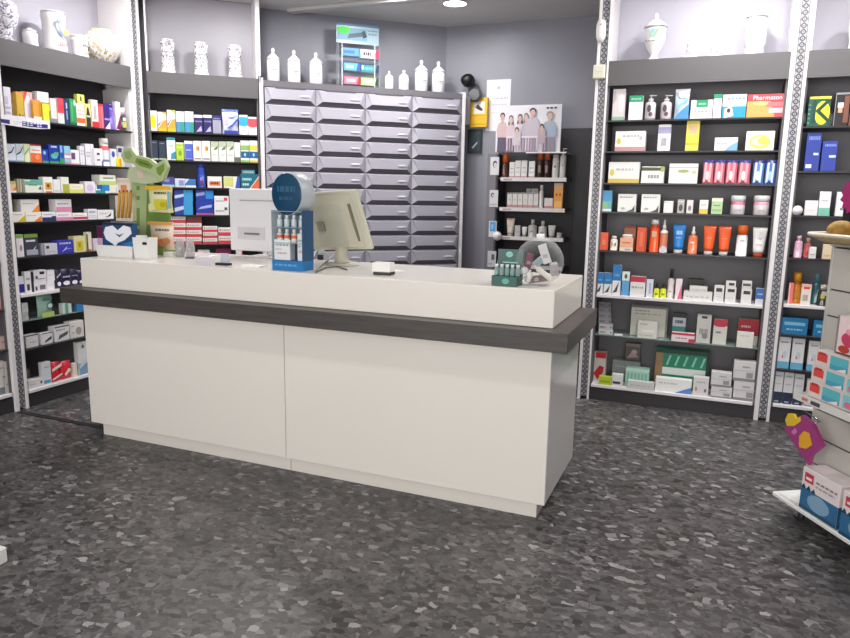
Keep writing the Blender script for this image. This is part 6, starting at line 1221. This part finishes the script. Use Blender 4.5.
def kbox(x0, x1, y0, y1, z0, z1, c, ds, nm, lab, cat, side=None, grp=None):
    mb = MB(); mb.box(x0, x1, y0, y1, z0, z1, M(c, .4), ch=.002); decals(mb, ds, x0, x1-x0, z0, z1-z0, y0-.0003)
    if side:   # print on the right flank
        k = 0
        for (a, b_, c_, e, col) in side:
            k += 1; X = x1+.0004*k; mb.quad([(X, y0+a*(y1-y0), z0+b_*(z1-z0)), (X, y0+c_*(y1-y0), z0+b_*(z1-z0)), (X, y0+c_*(y1-y0), z0+e*(z1-z0)), (X, y0+a*(y1-y0), z0+e*(z1-z0))], M(col))
    o = mb.build(nm); o.matrix_world = TK; tag(o, lab, cat, grp); return o
def TPB(): return [R(.03,.35,.16,.85,'d84a44'), R(.05,.78,.14,.92,'b8302c'), R(.2,.1,.42,.92,'5ab4c0'), R(.2,.1,.42,.4,'4a9cb8'), Pg([(.28,.1),(.4,.1),(.4,.35)],'e8e4e4'), R(.46,.12,.62,.92,'7cc4cc'), Ov(.53,.35,.05,.2,'d8708c'), R(.66,.1,.8,.9,'d8d0d0'), R(.84,.1,1,.7,'c8403c')]
for i in range(3):
    z0 = zsh+.0006+i*.0725
    kbox(.155+i*.012, .62+i*.012, .0, .06, z0, z0+.0715, 'd8ccc8', TPB(), 'childrens_toothpaste_box', ('lowest', 'middle', 'topmost')[i]+' of three stacked pink and teal toothpaste boxes on the wheeled stand', 'box', grp='toothpaste boxes on the wheeled stand')
z0 = zsh+.0006+3*.0725
kbox(.25, .52, .03, .1, z0, z0+.165, 'e4d4d4', [R(0,.0,.04,1,'8c8484'), R(.05,.55,1,.95,'ecd4d8'), Ov(.32,.42,.2,.2,'c83c64'), Ov(.3,.62,.1,.08,'e89cb0'), Ov(.2,.15,.12,.1,'b83a30'), Ov(.55,.12,.2,.1,'d8c040'), R(.05,0,1,.05,'5a4a44')], 'gift_carton', 'pink picture carton standing on the toothpaste boxes', 'box')
def SLB(): return [R(0,0,1,.5,'2f6a94'), Ov(.5,.28,.3,.2,'7fa4c0'), R(0,0,1,.08,'1e4a6c'), Pg([(0,.5),(.08,.62),(.14,.5),(.22,.62),(.28,.5),(.36,.6),(.4,.5)],'1f3c54'), R(.08,.68,.32,.9,'c43a54'), R(.12,.74,.28,.8,'f0e4e4'), L(.4,.76,.95,.8,'8c6c74'), L(.4,.66,.9,.7,'b09ca4')]
SD_ = [(0, 0, 1, .5, '245a80'), (0, 0, 1, .08, '1e4a6c'), (.2, .7, .6, .9, 'c43a54'), (.1, .15, .9, .35, '5a8cb0')]
kbox(.17, .40, .015, .13, .1085, .305, 'e6dcdc', SLB(), 'nappy_carton', 'white and blue carton with red emblem on the castor base, by the magenta bag', 'box', SD_, 'white and blue cartons on the castor base')
kbox(.43, .66, -.0+.005, .13, .1085, .305, 'e6dcdc', SLB(), 'nappy_carton', 'white and blue carton with red emblem at the right picture edge', 'box', SD_, 'white and blue cartons on the castor base')
# magenta bag hanging at the stand's left corner
def kp_(u, v, y): 
    p = hit(u, v, K+A2*y, A2); return ((p-K).dot(A1), y, p.z)
mb = MB()
def kprism(mb, pts, y, th, m):
    P = [kp_(u, v, y) for u, v in pts]; n = len(P)
    mb.faces([(a, y, c) for a, _, c in P]+[(a, y+th, c) for a, _, c in P], [tuple(range(n)), tuple(range(2*n-1, n-1, -1))]+[(i, (i+1) % n, n+(i+1) % n, n+i) for i in range(n)], m)
kprism(mb, [(784, 428), (802, 415), (812, 424), (822, 446), (811, 455), (808, 465), (798, 450), (790, 438)], .03, .02, M('9c3c78', .35))
kprism(mb, [(799, 436), (804, 431), (809, 433), (812, 445), (806, 449), (799, 447)], .0285, .001, M('e0a42c', .4)); kprism(mb, [(791, 432), (795, 428), (797, 432), (794, 435)], .0285, .001, M('c87cb0', .4))
mb2 = MB(); kprism(mb2, [(785, 420), (788, 413.5), (793, 414), (795, 419), (800, 416.5), (801, 421), (794, 426), (787, 426)], .028, .015, M('d8b430', .4))
o = mb.build('magenta_bag'); o.matrix_world = TK; tag(o, 'magenta bag with yellow patches hanging at the left corner of the wheeled stand', 'bag')
k = mb2.build('yellow_bow', o)
mb = MB(); a = kp_(812, 424, .04); mb.tube([a, (a[0]+.012, .07, a[2]+.015), (.03, .10, a[2]+.018)], .003, CHROME, 6); k = mb.build('hook', o)
# wicker tray on top with brown goods and starburst
WK = noisy('wicker', '8a7250', 'c2ab84', (1, 1, 6), .7, 3, 60)
t = thing('wicker_tray', 'shallow wicker tray with pale rim on top of the wheeled stand', 'tray', TK@Matrix.Translation((.40, .26, 1.311)))
def rrect(w, d, r, n=7):
    pts = []
    for cx_, cy_, a0_ in ((w/2-r, d/2-r, 0), (-w/2+r, d/2-r, PI/2), (-w/2+r, -d/2+r, PI), (w/2-r, -d/2+r, 3*PI/2)):
        for i in range(n): a = a0_+PI/2*i/(n-1); pts.append((cx_+r*math.cos(a), cy_+r*math.sin(a)))
    return pts
mb = MB(); p0 = rrect(.72, .44, .1); p1 = rrect(.84, .54, .13); n = len(p0)
mb.faces([(x, y, 0) for x, y in p0]+[(x, y, .032) for x, y in p1]+[(x*.985, y*.985, .032) for x, y in p1]+[(x*.97, y*.97, .005) for x, y in p0],
         [tuple(range(n))[::-1]]+[(r*n+i, r*n+(i+1) % n, (r+1)*n+(i+1) % n, (r+1)*n+i) for r in range(3) for i in range(n)]+[tuple(range(3*n, 4*n))], WK, True); mb.build('woven_body', t)
mb = MB(); pts = [(x, y, .038) for x, y in p1]; mb.tube(pts+[pts[0]], .009, M('d4ccbc', .45), 8); mb.build('rim', t)
BRN = noisy('straw_bundle', '7a5a24', 'b08a3c', (1, 1, 1), .7, 3, 30, .4)
for i in range(6):
    c = Vector((-.33+.128*i, -.12+.03*((i*7) % 3), .055)); mb = MB()
    mb.lathe([(0, -.06), (.03, -.05), (.043, -.02), (.045, .02), (.03, .048), (0, .06)], BRN, 14, Matrix.Translation(c)@Matrix.Rotation(.15*(i % 3), 4, 'Z')@Matrix.Rotation(PI/2, 4, 'Y')); o = mb.build('sponge'); o.matrix_world = TK@Matrix.Translation((.40, .26, 1.311)); tag(o, ('leftmost', 'second', 'third', 'fourth', 'fifth', 'rightmost')[i]+' golden brown bundle in the wicker tray', 'bundle', 'brown bundles in the wicker tray')
# price sign with starburst
t = thing('starburst_sign', 'magenta starburst sign on a black post above the wicker tray', 'sign', TK)
a = kp_(848, 200, .2)
mb = MB(); mb.box(a[0]-.03, a[0]+.05, .205, .235, 1.318, a[2]+.02, BLACK, ch=.003); mb.build('post', t)
mb = MB(); pts = []; 
for i in range(28): rr = .09 if i % 2 else .073; pts.append((a[0]+.045+rr*math.cos(2*PI*i/28), a[2]+.02+rr*math.sin(2*PI*i/28)))
n = len(pts); mb.faces([(x, .195, z) for x, z in pts]+[(x, .203, z) for x, z in pts], [tuple(range(n)), tuple(range(2*n-1, n-1, -1))]+[(i, (i+1) % n, n+(i+1) % n, n+i) for i in range(n)], M('a8186c', .4)); mb.build('starburst', t)
# corner of a low white base at the left picture edge
mb = MB(); mb.box(-3.4, -2.54, 1.0, 1.78, .0, .068, M('dfe2dc', .35), ch=.006); o = mb.build('low_display_base'); tag(o, 'low white base whose corner enters the left picture edge', 'platform')

finish_labels()
S.view_settings.view_transform = 'Standard'; S.view_settings.look = 'None'; S.view_settings.gamma = 1; S.view_settings.use_curve_mapping = False
S.view_settings.exposure = 0.0
